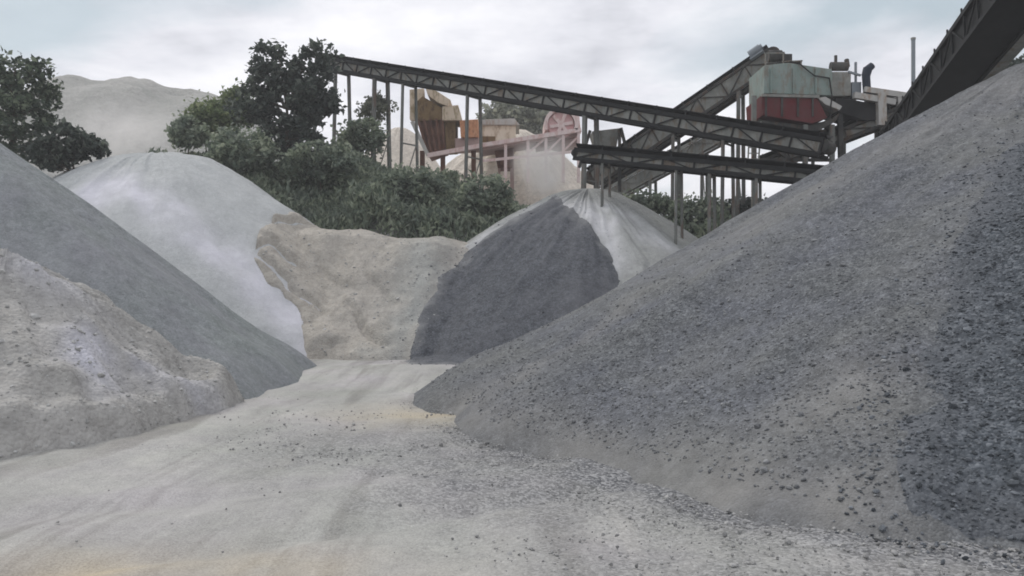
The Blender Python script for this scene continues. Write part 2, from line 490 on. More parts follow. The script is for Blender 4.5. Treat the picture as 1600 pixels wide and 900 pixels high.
def seg_d(x, y, a, b):
    ex, ey = b[0] - a[0], b[1] - a[1]
    L2 = ex * ex + ey * ey
    t = np.clip(((x - a[0]) * ex + (y - a[1]) * ey) / L2, 0, 1)
    return np.hypot(x - a[0] - t * ex, y - a[1] - t * ey), ((x - a[0]) * -ey + (y - a[1]) * ex) / math.sqrt(L2)


# the stockpiles
right = Pile(10.6, 16.6, 6.55, [(0, 12), (153, 11.5), (186, 11.6), (200, 12.7), (211, 11.9), (216, 11.65), (222, 11.95), (229, 11.7), (237, 12.2), (270, 12), (310, 12)], rnd=0.05, toe=0.035, rough=0.06, seed=11, gully=0.085)
left = Pile(-12.6, 18.2, 5.75, [(0, 7.9), (20, 7.9), (60, 7.5), (120, 7), (200, 7), (300, 7), (340, 7.9)], rnd=0.10, toe=0.03, rough=0.05, seed=23, gully=0.04)
mound = Pile(-7.9, 13.2, 2.65, [(0, 2.9), (30, 3.3), (60, 3.8), (100, 4), (180, 4), (240, 4.2), (280, 4.4), (310, 3.6), (340, 2.9)], rnd=0.16, toe=0.11, rough=0.16, seed=31, gully=0.06, lump=0.22, lump_s=1.5)
white = Pile(-13.2, 31.0, 7.05, [(0, 11.6), (330, 11.2), (310, 10.6), (270, 9.5), (220, 10), (180, 12), (90, 9), (40, 9.5)], rnd=0.36, toe=0.02, rough=0.07, seed=41, gully=0.06)
pale = Pile(2.75, 30.0, 5.55, [(0, 9.5), (30, 9), (90, 8), (150, 10), (180, 11), (205, 9.5), (240, 8.2), (270, 8.3), (300, 8.4), (330, 9)], rnd=0.13, toe=0.02, rough=0.06, seed=53, gully=0.09)


def bank_ridge(x):
    return np.interp(x, [-12, -9, -6.5, -5.2, -4.0, -2.5, 0, 2], [4.6, 4.4, 3.95, 4.05, 3.72, 3.75, 3.3, 2.6])


def bank_h(x, y):
    x = np.asarray(x, float); y = np.asarray(y, float)
    yy = y + fbm(x, y, 3.0, 3, 61) * 0.55 + vnoise(x * 1.1, y * 0.15, 66) * 0.25
    top = bank_ridge(x)
    f = np.clip((yy - 23.1) / (28.6 - 23.1), 0, 1.0)
    prof = np.interp(f, [0, 0.12, 0.5, 0.85, 1], [0, 0.10, 0.5, 0.93, 1.0])
    z = top * prof - 0.3 * sstep(23.3, 22.6, yy)
    z = z - sstep(29.2, 32, y) * 2.2
    e = sstep(-12.5, -10, x) * sstep(1.5, -1.2, x)
    z = z * e - (1 - e) * 0.6
    z = z + fbm(x, y, 1.1, 5, 63, 0.55) * 0.07
    if BANK_POLY:
        sd = poly_sd(x, y, BANK_POLY) + fbm(x, y, 1.0, 3, 65) * 0.25
        z = np.maximum(z, (white.h(x, y) + 0.10 * sstep(0, 0.5, sd)) * sstep(0.0, 0.25, sd) - 2 * sstep(0.05, -0.05, sd)) * (x < -4) + z * (x >= -4)
        z = z - 0.9 * sstep(0.15, -0.9, sd)
    for a, b, hgt in SCARPS:
        d, s0 = seg_d(x, y, a, b)
        s = s0 + fbm(x, y, 0.6, 3, 67) * 0.12
        dl = np.sqrt(np.maximum(d * d - np.minimum(np.abs(s0), d) ** 2, 0))
        z = z + hgt * np.exp(-(dl / 0.25) ** 2) * np.exp(-(s / 0.5) ** 2) * (0.55 * sstep(-0.04, 0.07, s) - 0.75 * np.exp(-((s + 0.08) / 0.08) ** 2))
    return z


SCARPS = []
BANK_POLY = []
_b0 = lambda x, y: np.maximum(bank_h(x, y), 0)
_bw = lambda x, y: np.maximum(np.maximum(bank_h(x, y), white.h(x, y, True)), 0)
BANK_POLY.extend([q for q in (hit(px, py, _bw, 18, 32) for px, py in ((512, 560), (505, 538), (470, 505), (425, 462), (378, 408), (388, 388), (428, 345))) if q] + [(-7.6, 30), (-6.6, 34), (3, 34), (3, 21), (-4, 21)])
_tmp = []
_bw2 = lambda x, y: np.maximum(np.maximum(bank_h(x, y), white.h(x, y, True)), 0)
for (p, q, hgt) in (((434, 342), (470, 346), 0.3), ((470, 346), (512, 352), 0.3), ((386, 396), (424, 376), 0.26), ((424, 376), (456, 402), 0.30), ((412, 400), (440, 428), 0.24), ((490, 533), (522, 534), 0.14), ((455, 440), (500, 480), 0.16), ((500, 400), (540, 440), 0.14), ((540, 470), (600, 530), 0.2), ((580, 430), (615, 470), 0.12)):
    a = hit(p[0], p[1], _bw2, 18, 32); b = hit(q[0], q[1], _bw2, 18, 32)
    if a and b: _tmp.append((a, b, hgt))
SCARPS.extend(_tmp)

o = right.mesh('gravel_pile', M['grav_right'], 'huge grey crushed stone pile filling the right side', 'gravel pile', 900, 210)
right_obj = o
left_obj = left.mesh('gravel_pile', M['grav_left'], 'smooth greenish grey stone pile on the left, before the white pile', 'gravel pile', 520, 130)
mound_obj = mound.mesh('rubble_mound', M['mound'], 'low lumpy sandy rubble mound at the left edge of the track', 'rubble mound', 420, 150)
white_obj = white.mesh('gravel_pile', M['grav_white'], 'round topped whitish quarry dust pile below the far hill', 'gravel pile', 460, 130)
pale_obj = pale.mesh('gravel_pile', M['grav_pale'], 'pale dusty stone pile under the low conveyor head', 'gravel pile', 460, 150)


def add_fines(o, surf, trails, d0=8, d1=36):
    """bands of pale dust that slid down the pile: each trail is a line on the slope with a width in metres"""
    me = o.data; n = len(me.vertices)
    co = np.empty(n * 3, np.float32); me.vertices.foreach_get('co', co); co = co.reshape(-1, 3)
    x = co[:, 0] + o.location.x; y = co[:, 1] + o.location.y
    wx = x + fbm(x, y, 1.2, 3, 161) * 0.3; wy = y + fbm(x, y, 1.2, 3, 162) * 0.3
    f = np.zeros(n)
    for pts, wid, amt in trails:
        q = [p for p in (hit(px, py, surf, d0, d1) for px, py in pts) if p]
        for a, b in zip(q[:-1], q[1:]):
            d, _ = seg_d(wx, wy, a, b)
            f = np.maximum(f, amt * np.exp(-(d / wid) ** 2))
    f = f * (0.8 + 0.35 * fbm(x, y, 0.7, 3, 163))
    at = me.attributes.new('fines', 'FLOAT', 'POINT')
    at.data.foreach_set('value', np.clip(f, 0, 1).astype(np.float32))


add_fines(white_obj, lambda x, y: white.h(x, y, True), [(((90, 268), (150, 300), (250, 322), (310, 360), (345, 400), (390, 440), (440, 490), (495, 540)), 0.75, 1.0), (((150, 248), (300, 248), (380, 275), (450, 320)), 0.5, 0.7)])
add_fines(pale_obj, lambda x, y: pale.h(x, y, True), [(((866, 318), (800, 350), (740, 385), (700, 420)), 0.5, 0.9), (((885, 318), (930, 350), (960, 385), (975, 420)), 0.5, 1.0), (((900, 312), (980, 345), (1050, 390)), 0.45, 0.6), (((690, 372), (780, 345), (850, 312)), 0.4, 0.7)])
add_fines(mound_obj, lambda x, y: mound.h(x, y, True), [(((135, 530), (150, 560), (140, 600)), 0.35, 1.0), (((60, 420), (110, 440)), 0.5, 0.5), (((220, 590), (300, 600)), 0.3, 0.6)])
add_fines(right_obj, lambda x, y: right.h(x, y, True), [(((1330, 590), (1290, 640)), 0.55, 0.8), (((830, 575), (900, 540), (960, 490)), 0.4, 0.6), (((1595, 125), (1400, 225), (1200, 335)), 0.9, 0.5), (((700, 640), (760, 668), (850, 695), (1000, 728), (1150, 752), (1300, 780)), 0.55, 0.85), (((690, 655), (800, 600), (860, 560)), 0.35, 0.5)], 5, 30)


def grid_mesh(name, x0, x1, y0, y1, step, zf, keep, mat, label, cat, kind=None, parent=None, solid=0.0):
    xs = np.arange(x0, x1, step); ys = np.arange(y0, y1, step)
    X, Y = np.meshgrid(xs, ys)
    Z = zf(X, Y); K = keep(X, Y)
    ny, nx = X.shape
    i, j = np.meshgrid(np.arange(ny - 1), np.arange(nx - 1), indexing='ij')
    F = np.stack([i * nx + j, i * nx + j + 1, (i + 1) * nx + j + 1, (i + 1) * nx + j], -1).reshape(-1, 4)
    kv = K.ravel()
    F = F[kv[F].all(1)]
    used = np.unique(F); rem = np.zeros(X.size, np.int64); rem[used] = np.arange(len(used))
    c = (x0 + x1) / 2, (y0 + y1) / 2
    V = np.stack([X.ravel() - c[0], Y.ravel() - c[1], Z.ravel()], -1)[used]
    me = mesh_np(name, V, rem[F], True)
    o = link_mesh(name, me, mat, parent, (c[0], c[1], 0))
    return tag(o, label, cat, None, kind)


bank_obj = grid_mesh('sand_bank', -12.5, 1.6, 22.2, 32, 0.055, bank_h, lambda x, y: bank_h(x, y) > -0.4, M['sand'],
                     'beige eroded sand bank with dark cracks between white and dark piles', 'sand bank')

add_fines(bank_obj, lambda x, y: np.maximum(bank_h(x, y), 0), [(((660, 378), (645, 460), (640, 545)), 0.9, 1.0), (((700, 372), (690, 420)), 0.8, 1.0), (((560, 548), (650, 550)), 0.3, 0.6)], 18, 32)

# dark basalt chips poured down the front of the pale pile
surf_p = lambda x, y: np.maximum(np.maximum(pale.h(x, y, True), bank_h(x, y)), 0)
outl = [(870, 312), (905, 340), (935, 372), (958, 405), (968, 440), (955, 490), (930, 540), (900, 575), (820, 580), (740, 576), (645, 570), (643, 545), (655, 500), (690, 440), (735, 393), (790, 352), (840, 324)]
poly_c = [q for q in (hit(px, py, surf_p, 15, 34) for px, py in outl) if q]

tip = Vector(poly_c[0]); mid = (Vector(poly_c[1]) + Vector(poly_c[-1])) / 2
poly_c[0] = tuple(tip + (tip - mid).normalized() * 0.45)


def sd_c(x, y):
    th = np.arctan2(y - 29.6, x - 1.6); r = np.hypot(x - 1.6, y - 29.6)
    w = sstep(0.2, 3.5, r)
    return poly_sd(x, y, poly_c) + w * (fbm(x, y, 1.6, 4, 77) * 0.07 + vnoise(th * 16, r * 0.25, 78) * 0.06 + vnoise(th * 45, r * 0.4, 76) * 0.04)


def core_h(x, y):
    s = sd_c(x, y)
    base = np.maximum(np.maximum(pale.h(x, y), bank_h(x, y)), G(x, y))
    return base + 0.13 * sstep(-0.05, 1.0, s) - 0.10 * sstep(0.08, -0.3, s) + 0.02 + fbm(x, y, 0.5, 3, 79) * 0.025


core_obj = grid_mesh('gravel_pile', -5, 8, 19.5, 31.5, 0.06, core_h, lambda x, y: sd_c(x, y) > -0.25, M['grav_centre'],
                     'dark blue grey gravel cone in the middle, before the conveyors', 'gravel pile')

def edge_fines(o, sd, a, b, amt, seed):
    me = o.data; n = len(me.vertices)
    co = np.empty(n * 3, np.float32); me.vertices.foreach_get('co', co); co = co.reshape(-1, 3)
    x = co[:, 0] + o.location.x; y = co[:, 1] + o.location.y
    f = amt * sstep(b, a, sd(x, y) + fbm(x, y, 0.7, 4, seed, 0.6) * 0.22)
    at = me.attributes.new('fines', 'FLOAT', 'POINT')
    at.data.foreach_set('value', np.clip(f, 0, 1).astype(np.float32))


edge_fines(core_obj, sd_c, -0.25, 0.4, 0.9, 171)

# darker, coarser-grained layer following the right part of the big right pile
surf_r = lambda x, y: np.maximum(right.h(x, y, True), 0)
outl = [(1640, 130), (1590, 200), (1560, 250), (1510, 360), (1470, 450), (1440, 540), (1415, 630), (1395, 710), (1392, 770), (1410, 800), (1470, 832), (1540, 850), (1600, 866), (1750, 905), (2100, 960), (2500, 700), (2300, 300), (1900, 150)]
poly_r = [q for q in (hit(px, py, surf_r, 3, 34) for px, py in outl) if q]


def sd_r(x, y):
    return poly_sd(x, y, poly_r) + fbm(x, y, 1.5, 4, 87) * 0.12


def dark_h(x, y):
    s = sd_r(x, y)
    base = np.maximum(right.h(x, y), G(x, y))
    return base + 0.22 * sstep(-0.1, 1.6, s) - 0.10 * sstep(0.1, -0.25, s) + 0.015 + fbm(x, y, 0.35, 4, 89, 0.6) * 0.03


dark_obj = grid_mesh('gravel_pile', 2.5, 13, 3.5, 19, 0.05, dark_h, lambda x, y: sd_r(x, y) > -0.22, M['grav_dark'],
                     'coarse blackish stone layer over the right end of the biggest pile', 'gravel pile')

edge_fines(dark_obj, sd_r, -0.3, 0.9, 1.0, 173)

# the ground, one sheet to the horizon
gx = np.concatenate([-np.geomspace(14, 900, 60)[::-1], np.linspace(-13.9, 13.9, 350), np.geomspace(14, 900, 60)])
gy = np.concatenate([np.linspace(-60, 3, 22), np.linspace(3.1, 24, 300), np.linspace(24.2, 45, 90), np.geomspace(45.5, 1500, 60)])
X, Y = np.meshgrid(gx, gy)
Z = G(X, Y)
near = sstep(30, 8, Y) * sstep(20, 8, np.abs(X))
Z = Z + fbm(X, Y, 0.6, 4, 101, 0.6) * 0.02 * near + fbm(X, Y, 1.7, 3, 103) * 0.03 * near
ny, nx = X.shape
i, j = np.meshgrid(np.arange(ny - 1), np.arange(nx - 1), indexing='ij')
F = np.stack([i * nx + j, i * nx + j + 1, (i + 1) * nx + j + 1, (i + 1) * nx + j], -1).reshape(-1, 4)
me = mesh_np('ground', np.stack([X, Y, Z], -1).reshape(-1, 3), F, True)
gr = me.attributes.new('gravelly', 'FLOAT', 'POINT')
toe = right.Rth(np.arctan2(Y - right.cy, X - right.cx)) - np.hypot(X - right.cx, Y - right.cy)
gap = -toe                                  # metres outside the pile's edge
gv = 0.75 * sstep(5.5, 0.5, gap + fbm(X, Y, 2.2, 4, 111) * 1.3) * sstep(14.5, 9, Y) + 0.55 * sstep(0.9, 0.0, gap + fbm(X, Y, 0.9, 4, 112) * 0.5)
gv = gv * sstep(-8, -2, X + fbm(X, Y, 2.0, 3, 115) * 1.5)
gr.data.foreach_set('value', gv.ravel().astype(np.float32))
oc = me.attributes.new('ochre', 'FLOAT', 'POINT')
ov = np.exp(-((X + 2.6) / 1.5) ** 2 - ((Y - 5.7) / 0.6) ** 2) * (0.9 + 0.6 * fbm(X, Y, 0.8, 3, 113)) \
    + 0.8 * np.exp(-((X + 1.4) / 1.3) ** 2 - ((Y - 13.2) / 1.2) ** 2) * (0.5 + 0.5 * fbm(X, Y, 1.0, 3, 114))
oc.data.foreach_set('value', np.clip(ov, 0, 1).ravel().astype(np.float32))
tag(link_mesh('ground', me, M['ground']), kind='structure')


# ------------------------------------------------------------------ loose stones
_ph = (1 + 5 ** 0.5) / 2
ICO = np.array([(-1, _ph, 0), (1, _ph, 0), (-1, -_ph, 0), (1, -_ph, 0), (0, -1, _ph), (0, 1, _ph), (0, -1, -_ph), (0, 1, -_ph), (_ph, 0, -1), (_ph, 0, 1), (-_ph, 0, -1), (-_ph, 0, 1)]) / math.hypot(1, _ph)
ICF = np.array([(0, 11, 5), (0, 5, 1), (0, 1, 7), (0, 7, 10), (0, 10, 11), (1, 5, 9), (5, 11, 4), (11, 10, 2), (10, 7, 6), (7, 1, 8), (3, 9, 4), (3, 4, 2), (3, 2, 6), (3, 6, 8), (3, 8, 9), (4, 9, 5), (2, 4, 11), (6, 2, 10), (8, 6, 7), (9, 8, 1)])


def stones(name, pts, size, mat, parent=None, label=None, cat=None):
    n = len(pts)
    s = size[:, None] * rng.uniform(0.6, 1.25, (n, 3)) * np.array([1, 1, 0.75])
    v = ICO[None] * (1 + rng.uniform(-0.22, 0.22, (n, 12, 1)))
    v = v * s[:, None, :]
    a = rng.uniform(0, 2 * math.pi, n); c, sn = np.cos(a), np.sin(a)
    b = rng.uniform(-0.6, 0.6, n); cb, sb = np.cos(b), np.sin(b)
    x = v[..., 0] * cb[:, None] - v[..., 2] * sb[:, None]; zz = v[..., 0] * sb[:, None] + v[..., 2] * cb[:, None]
    xx = x * c[:, None] - v[..., 1] * sn[:, None]; yy = x * sn[:, None] + v[..., 1] * c[:, None]
    off = np.array(parent.location) if parent is not None else np.zeros(3)
    V = np.stack([xx, yy, zz], -1) + (pts - off)[:, None, :]
    Fc = (ICF[None] + (np.arange(n) * 12)[:, None, None]).reshape(-1, 3)
    o = link_mesh(name, mesh_np(name, V.reshape(-1, 3), Fc), mat, parent)
    return tag(o, label, cat, None, 'stuff')


def scatter(n, x0, x1, y0, y1, dens):
    x = rng.uniform(x0, x1, n); y = rng.uniform(y0, y1, n)
    k = rng.uniform(0, 1, n) < dens(x, y)
    return x[k], y[k]


# on the right pile, thicker near its toe, where the big ones roll
def d_right(x, y):
    r = np.hypot(x - right.cx, y - right.cy) / right.Rth(np.arctan2(y - right.cy, x - right.cx))
    return (r < 1.0) * (0.2 + 0.8 * sstep(0.55, 1.0, r)) * (sd_r(x, y) < 0) * sstep(20, 9, y)


x, y = scatter(40000, -2, 9, 5, 20, d_right)
stones('loose_stone', np.stack([x, y, right.h(x, y) + 0.004], -1), rng.gamma(1.8, 0.0045, len(x)) + 0.006, M['stone_grey'], right_obj)
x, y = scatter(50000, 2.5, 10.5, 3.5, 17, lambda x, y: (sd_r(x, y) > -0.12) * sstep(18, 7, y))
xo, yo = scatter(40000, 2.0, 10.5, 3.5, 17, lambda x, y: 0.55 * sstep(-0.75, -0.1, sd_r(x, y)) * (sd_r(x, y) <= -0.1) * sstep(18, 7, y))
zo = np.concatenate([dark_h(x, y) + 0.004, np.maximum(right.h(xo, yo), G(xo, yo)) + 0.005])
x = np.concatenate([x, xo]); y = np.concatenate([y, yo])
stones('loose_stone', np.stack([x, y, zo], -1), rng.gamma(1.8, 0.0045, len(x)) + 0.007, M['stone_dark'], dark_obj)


def d_ground(x, y):
    t = right.Rth(np.arctan2(y - right.cy, x - right.cx)) - np.hypot(x - right.cx, y - right.cy)
    return (t < 0.1) * (mound.h(x, y) < 0.05) * (0.003 + 0.40 * sstep(-3.6, -0.8, t + fbm(x, y, 1.2, 3, 121) * 1.0) * sstep(16, 9, y) + 0.54 * sstep(-0.7, 0, t + fbm(x, y, 0.7, 3, 122) * 0.3)) * sstep(22, 7, y)


x, y = scatter(130000, -8, 8, 4.5, 21, d_ground)
stones('gravel', np.stack([x, y, G(x, y) + 0.012], -1), rng.gamma(1.4, 0.0042, len(x)) + 0.004, M['stone_mid'], None,
       'loose grey stones spread over the dusty ground', 'gravel')
x, y = scatter(16000, -13, -4.5, 8, 18, lambda x, y: (mound.h(x, y) > 0) * 0.35)
stones('loose_stone', np.stack([x, y, mound.h(x, y)], -1), rng.gamma(1.2, 0.009, len(x)) + 0.008, M['stone_pale'], mound_obj)
x, y = scatter(6000, -11, 0, 22.8, 28.5, lambda x, y: 0.4 * (bank_h(x, y) > 0))
stones('loose_stone', np.stack([x, y, bank_h(x, y)], -1), rng.gamma(1.2, 0.009, len(x)) + 0.007, M['stone_pale'], bank_obj)

xo, yo = scatter(30000, -5.5, 8, 19, 31, lambda x, y: 0.22 * sstep(-0.7, 0.0, sd_c(x, y)) * (sd_c(x, y) < 0.1) + 0.05 * (sd_c(x, y) > 0.1))
zo = np.where(sd_c(xo, yo) > -0.2, core_h(xo, yo), np.maximum(np.maximum(pale.h(xo, yo), bank_h(xo, yo)), G(xo, yo)))
stones('loose_stone', np.stack([xo, yo, zo], -1), rng.gamma(1.5, 0.006, len(xo)) + 0.009, M['stone_chip'], core_obj)

# far overburden hill, upper left, and low country behind
def hill_h(x, y):
    x = np.asarray(x, float); y = np.asarray(y, float)
    px = 800 + x / 100 * 1300
    top = np.interp(px, [-400, -150, 60, 90, 150, 230, 262, 330, 380, 480, 640, 760], [8, 17, 25.6, 26.6, 27.3, 27.4, 26.4, 25.4, 23.8, 19, 9, 3])
    f = np.interp(y, [66, 74, 84, 92, 100, 112, 140], [0, 0.34, 0.62, 0.86, 1.0, 1.0, 0.0])
    n = fbm(x, y, 7, 6, 131, 0.6)
    return 3 + (top - 3) * f + n * 0.55 * (f > 0.02) + 1.0 * vnoise(x * 0.3 + fbm(x, y, 12, 2, 135) * 0.5, y * 0.03, 133) * f * (f < 0.995)


hillo = grid_mesh('hill', -125, 0, 64, 142, 0.8, hill_h, lambda x, y: x < 999, M['hill'], None, None, 'structure')


# ------------------------------------------------------------------ vegetation
def leaf_mesh(name, C, size, mat, parent, upright=0.0, long=1.6):
    n = len(C)
    nrm = rng.normal(0, 1, (n, 3)); nrm[:, 2] = np.abs(nrm[:, 2]) * (1 - upright) + 0.25 * (1 - upright)
    nrm /= np.linalg.norm(nrm, axis=1)[:, None]
    t = rng.normal(0, 1, (n, 3)); t[:, 2] += upright * 2.5 - (1 - upright) * 0.5
    t -= nrm * (t * nrm).sum(1)[:, None]
    t /= np.linalg.norm(t, axis=1)[:, None] + 1e-9
    s = np.cross(nrm, t)
    L = size[:, None] * long * 0.5; W = size[:, None] * 0.5
    bend = nrm * size[:, None] * 0.18
    v0 = C - t * L - bend; v2 = C + t * L - bend
    v1 = C + s * W + t * L * 0.12; v3 = C - s * W + t * L * 0.12
    off = np.array(parent.location) if parent is not None else np.zeros(3)
    V = np.stack([v0, v1, v2, v3], 1).reshape(-1, 3) - off
    F = np.arange(4 * n).reshape(-1, 4)
    return link_mesh(name, mesh_np(name, V, F), mat, parent)


def clumped(lobes, nclump, per, cr, shell=0.55):
    """leaf centres in clumps through the volume of several ellipsoid lobes (cx,cy,cz,rx,ry,rz)"""
    vol = np.array([l[3] * l[4] * l[5] for l in lobes]) ** 0.62; vol /= vol.sum()
    out = []; cen = []
    for l, k in zip(lobes, rng.multinomial(nclump, vol)):
        d = rng.normal(0, 1, (k, 3)); d /= np.linalg.norm(d, axis=1)[:, None]
        r = rng.uniform(shell, 1.0, k) ** 0.6
        c = np.array(l[:3]) + d * r[:, None] * np.array(l[3:])
        cen.append(c)
    cen = np.concatenate(cen)
    for c in cen:
        k = int(per * rng.uniform(0.5, 1.5)); rr = cr * rng.uniform(0.55, 1.35)
        q = rng.normal(0, 0.5, (k, 3)) * rr; q[:, 2] *= 0.75
        out.append(c + q)
    return np.concatenate(out), cen


def tree(name, base, lobes, nclump, per, cr, lsize, mat, label, cat='tree', trunk_r=0.14, group=None, branches=10, long=1.6):
    root = empty(name, base, label, cat, group)
    C, cen = clumped(lobes, nclump, per, cr)
    leaf_mesh('crown', C, rng.uniform(0.6, 1.3, len(C)) * lsize, mat, root, 0.0, long)
    tb = MB()
    top = Vector(lobes[0][:3]); b = Vector(base)
    prev = b; rp = trunk_r
    joints = [b]
    for k in range(1, 6):
        q = b.lerp(top, k / 5) + Vector((random.uniform(-1, 1), random.uniform(-1, 1), 0)) * 0.12 * (top - b).length / 5
        tb.tube(prev, q, rp, rp * 0.8, 10); rp *= 0.8; prev = q; joints.append(q)
    for c in cen[rng.choice(len(cen), min(branches, len(cen)), False)]:
        j = min(joints[1:], key=lambda q: (q - Vector(c)).length + abs(q.z - c[2] + 0.6))
        mid = j.lerp(Vector(c), 0.55) + Vector((0, 0, -0.1))
        tb.tube(j, mid, trunk_r * 0.32, trunk_r * 0.2, 6); tb.tube(mid, Vector(c), trunk_r * 0.2, trunk_r * 0.06, 6)
    tb.build('trunk', M['bark'], root)
    return root


def base_at(px, d):
    x = (px - 800) / FOC * d
    return (x, d, float(G(np.array([x]), np.array([d]))[0]) - 0.05)


def lobe(px, py, rpx, rpy, d, dd=0.0, ry=None):
    c = P(px, py, d + dd); k = (d + dd) / FOC
    return (c.x, c.y, c.z, rpx * k, ry or rpx * k * 0.9, rpy * k)


tree('broadleaf_tree', base_at(15, 31), [lobe(25, 125, 52, 42, 31), lobe(-20, 150, 60, 60, 31), lobe(30, 190, 45, 40, 30), lobe(62, 110, 20, 18, 31), lobe(20, 225, 50, 30, 31), lobe(70, 150, 16, 40, 31)],
     140, 32, 0.38, 0.155, M['leaf_broad'], 'leafy dark tree at the left edge, sky through its crown', 'tree', 0.17, None, 16, 1.5)
tree('bush', base_at(108, 30), [lobe(112, 222, 40, 26, 30), lobe(85, 240, 36, 24, 30), lobe(140, 232, 22, 16, 30)],
     90, 30, 0.3, 0.15, M['leaf_dark'], 'round dark bush between the leafy left tree and the white pile', 'bush', 0.08)
tree('evergreen_tree', base_at(452, 36), [lobe(450, 170, 52, 46, 36), lobe(420, 95, 22, 30, 36), lobe(421, 125, 30, 26, 36), lobe(488, 115, 34, 34, 36, 0.3), lobe(492, 80, 16, 10, 36), lobe(395, 165, 28, 26, 36, -0.3),
      lobe(490, 160, 34, 34, 36, -0.4), lobe(450, 215, 50, 30, 36, -0.5), lobe(455, 112, 12, 22, 36), lobe(519, 78, 4, 5, 36), lobe(512, 160, 14, 12, 36)],
     260, 30, 0.34, 0.18, M['leaf_dark'], 'tall dark ragged tree beside the upper end of the long conveyor', 'tree', 0.18, None, 18)
G_B = 'bushes on the green embankment'
for (px, py, rx, ry, d, mt, lab, nc) in (
    (325, 186, 30, 28, 38, 'leaf_light', 'bright green bush on the embankment beside the pale hill', 120),
    (372, 165, 24, 30, 39, 'leaf_light', 'bushy green shrub touching the left side of the ragged tree', 100),
    (296, 205, 22, 20, 36, 'leaf_bush', 'small bush at the left end of the embankment above the white pile', 70),
    (562, 212, 34, 26, 38, 'leaf_bush', 'bush under the upper end of the long conveyor, right of the ragged tree', 110),
    (585, 168, 22, 20, 40, 'leaf_dusty', 'thin dusty bush behind the double conveyor post', 34),
    (380, 235, 50, 30, 34, 'leaf_bush', 'broad grey green shrub on the slope behind the white pile', 120),
    (500, 250, 52, 32, 34, 'leaf_bush', 'spreading shrub on the slope below the ragged tree', 120),
    (645, 290, 46, 28, 33.5, 'leaf_bush', 'rounded shrub on the slope below the rusty hopper', 110),
    (755, 305, 40, 30, 33, 'leaf_bush', 'low shrub at the right end of the embankment near the dust', 90),
    (1090, 335, 44, 24, 33.5, 'leaf_bush', 'low bush in the dip between the pale and the biggest pile', 90),
    (1010, 318, 36, 14, 34.5, 'leaf_bush', 'low dark bush just behind the pale pile', 60),
    (1165, 326, 40, 16, 34.5, 'leaf_dark', 'dark bush under the low conveyor legs beside the biggest pile', 70),
):
    tree('bush', base_at(px, d), [lobe(px, py, rx, ry, d), lobe(px - rx * .5, py + ry * .35, rx * .6, ry * .7, d), lobe(px + rx * .5, py + ry * .3, rx * .6, ry * .7, d, -0.3)],
         nc, 30, 0.34, 0.14, M[mt], lab, 'bush', 0.05, G_B if d < 41 and px < 900 else 'bushes below the low conveyor', 6)

# the thicket that knits them together: nobody could count it
n = 1900
x = rng.uniform(-17.5, 1.6, n); y = rng.uniform(30.3, 41, n)
hgt = 0.9 + 0.75 * fbm(x, y, 2.6, 3, 141) + 0.25
hgt = np.clip(hgt, 0.25, 2.0) * np.where(x > -1.5, 0.85, 1.0)
k = (y > 31.2 - 0.4 * vnoise(x, y, 143)) & ~((x < -14) & (y < 33))
x, y, hgt = x[k], y[k], hgt[k]
C = []
for xx, yy, hh in zip(x, y, hgt):
    m_ = int(52 * (0.5 + hh * 0.5))
    q = np.stack([rng.normal(xx, 0.26, m_), rng.normal(yy, 0.26, m_), rng.uniform(0.05, 1, m_) ** 0.7 * hh], -1)
    q[:, 2] += G(q[:, 0], q[:, 1])
    C.append(q)
C = np.concatenate(C)
und = leaf_mesh('undergrowth', C, rng.uniform(0.55, 1.25, len(C)) * 0.11, M['leaf_bush'], None, 0.65, 2.9)
tag(und, 'dense grey green scrub covering the embankment behind the piles', 'undergrowth', None, 'stuff')
# low scrub on the bench to the right
n = 700
x = rng.uniform(4.5, 20, n); y = rng.uniform(31.3, 40, n)
C = []
for xx, yy in zip(x, y):
    hh = 0.35 + 0.5 * rng.random()
    q = np.stack([rng.normal(xx, 0.25, 26), rng.normal(yy, 0.25, 26), rng.uniform(0.02, 1, 26) * hh], -1)
    q[:, 2] += G(q[:, 0], q[:, 1]); C.append(q)
C = np.concatenate(C)
und = leaf_mesh('undergrowth', C, rng.uniform(0.55, 1.25, len(C)) * 0.13, M['leaf_bush'], None, 0.5, 2.0)
tag(und, 'low green scrub on the bench under the conveyors', 'undergrowth', None, 'stuff')

# distant grey green trees seen under the long conveyor
for (px, py, rx, ry, lab) in ((790, 185, 34, 22, 'hazy rounded tree far behind the beige cabin'), (840, 188, 30, 20, 'hazy tree far behind, touching the pink crusher wheel')):
    tree('distant_tree', base_at(px, 70), [lobe(px, py, rx, ry, 70), lobe(px + rx * .4, py + ry * .4, rx * .7, ry * .7, 70)], 70, 26, 0.75, 0.32, M['leaf_dusty'], lab, 'tree', 0.2, 'far trees behind the plant', 6)


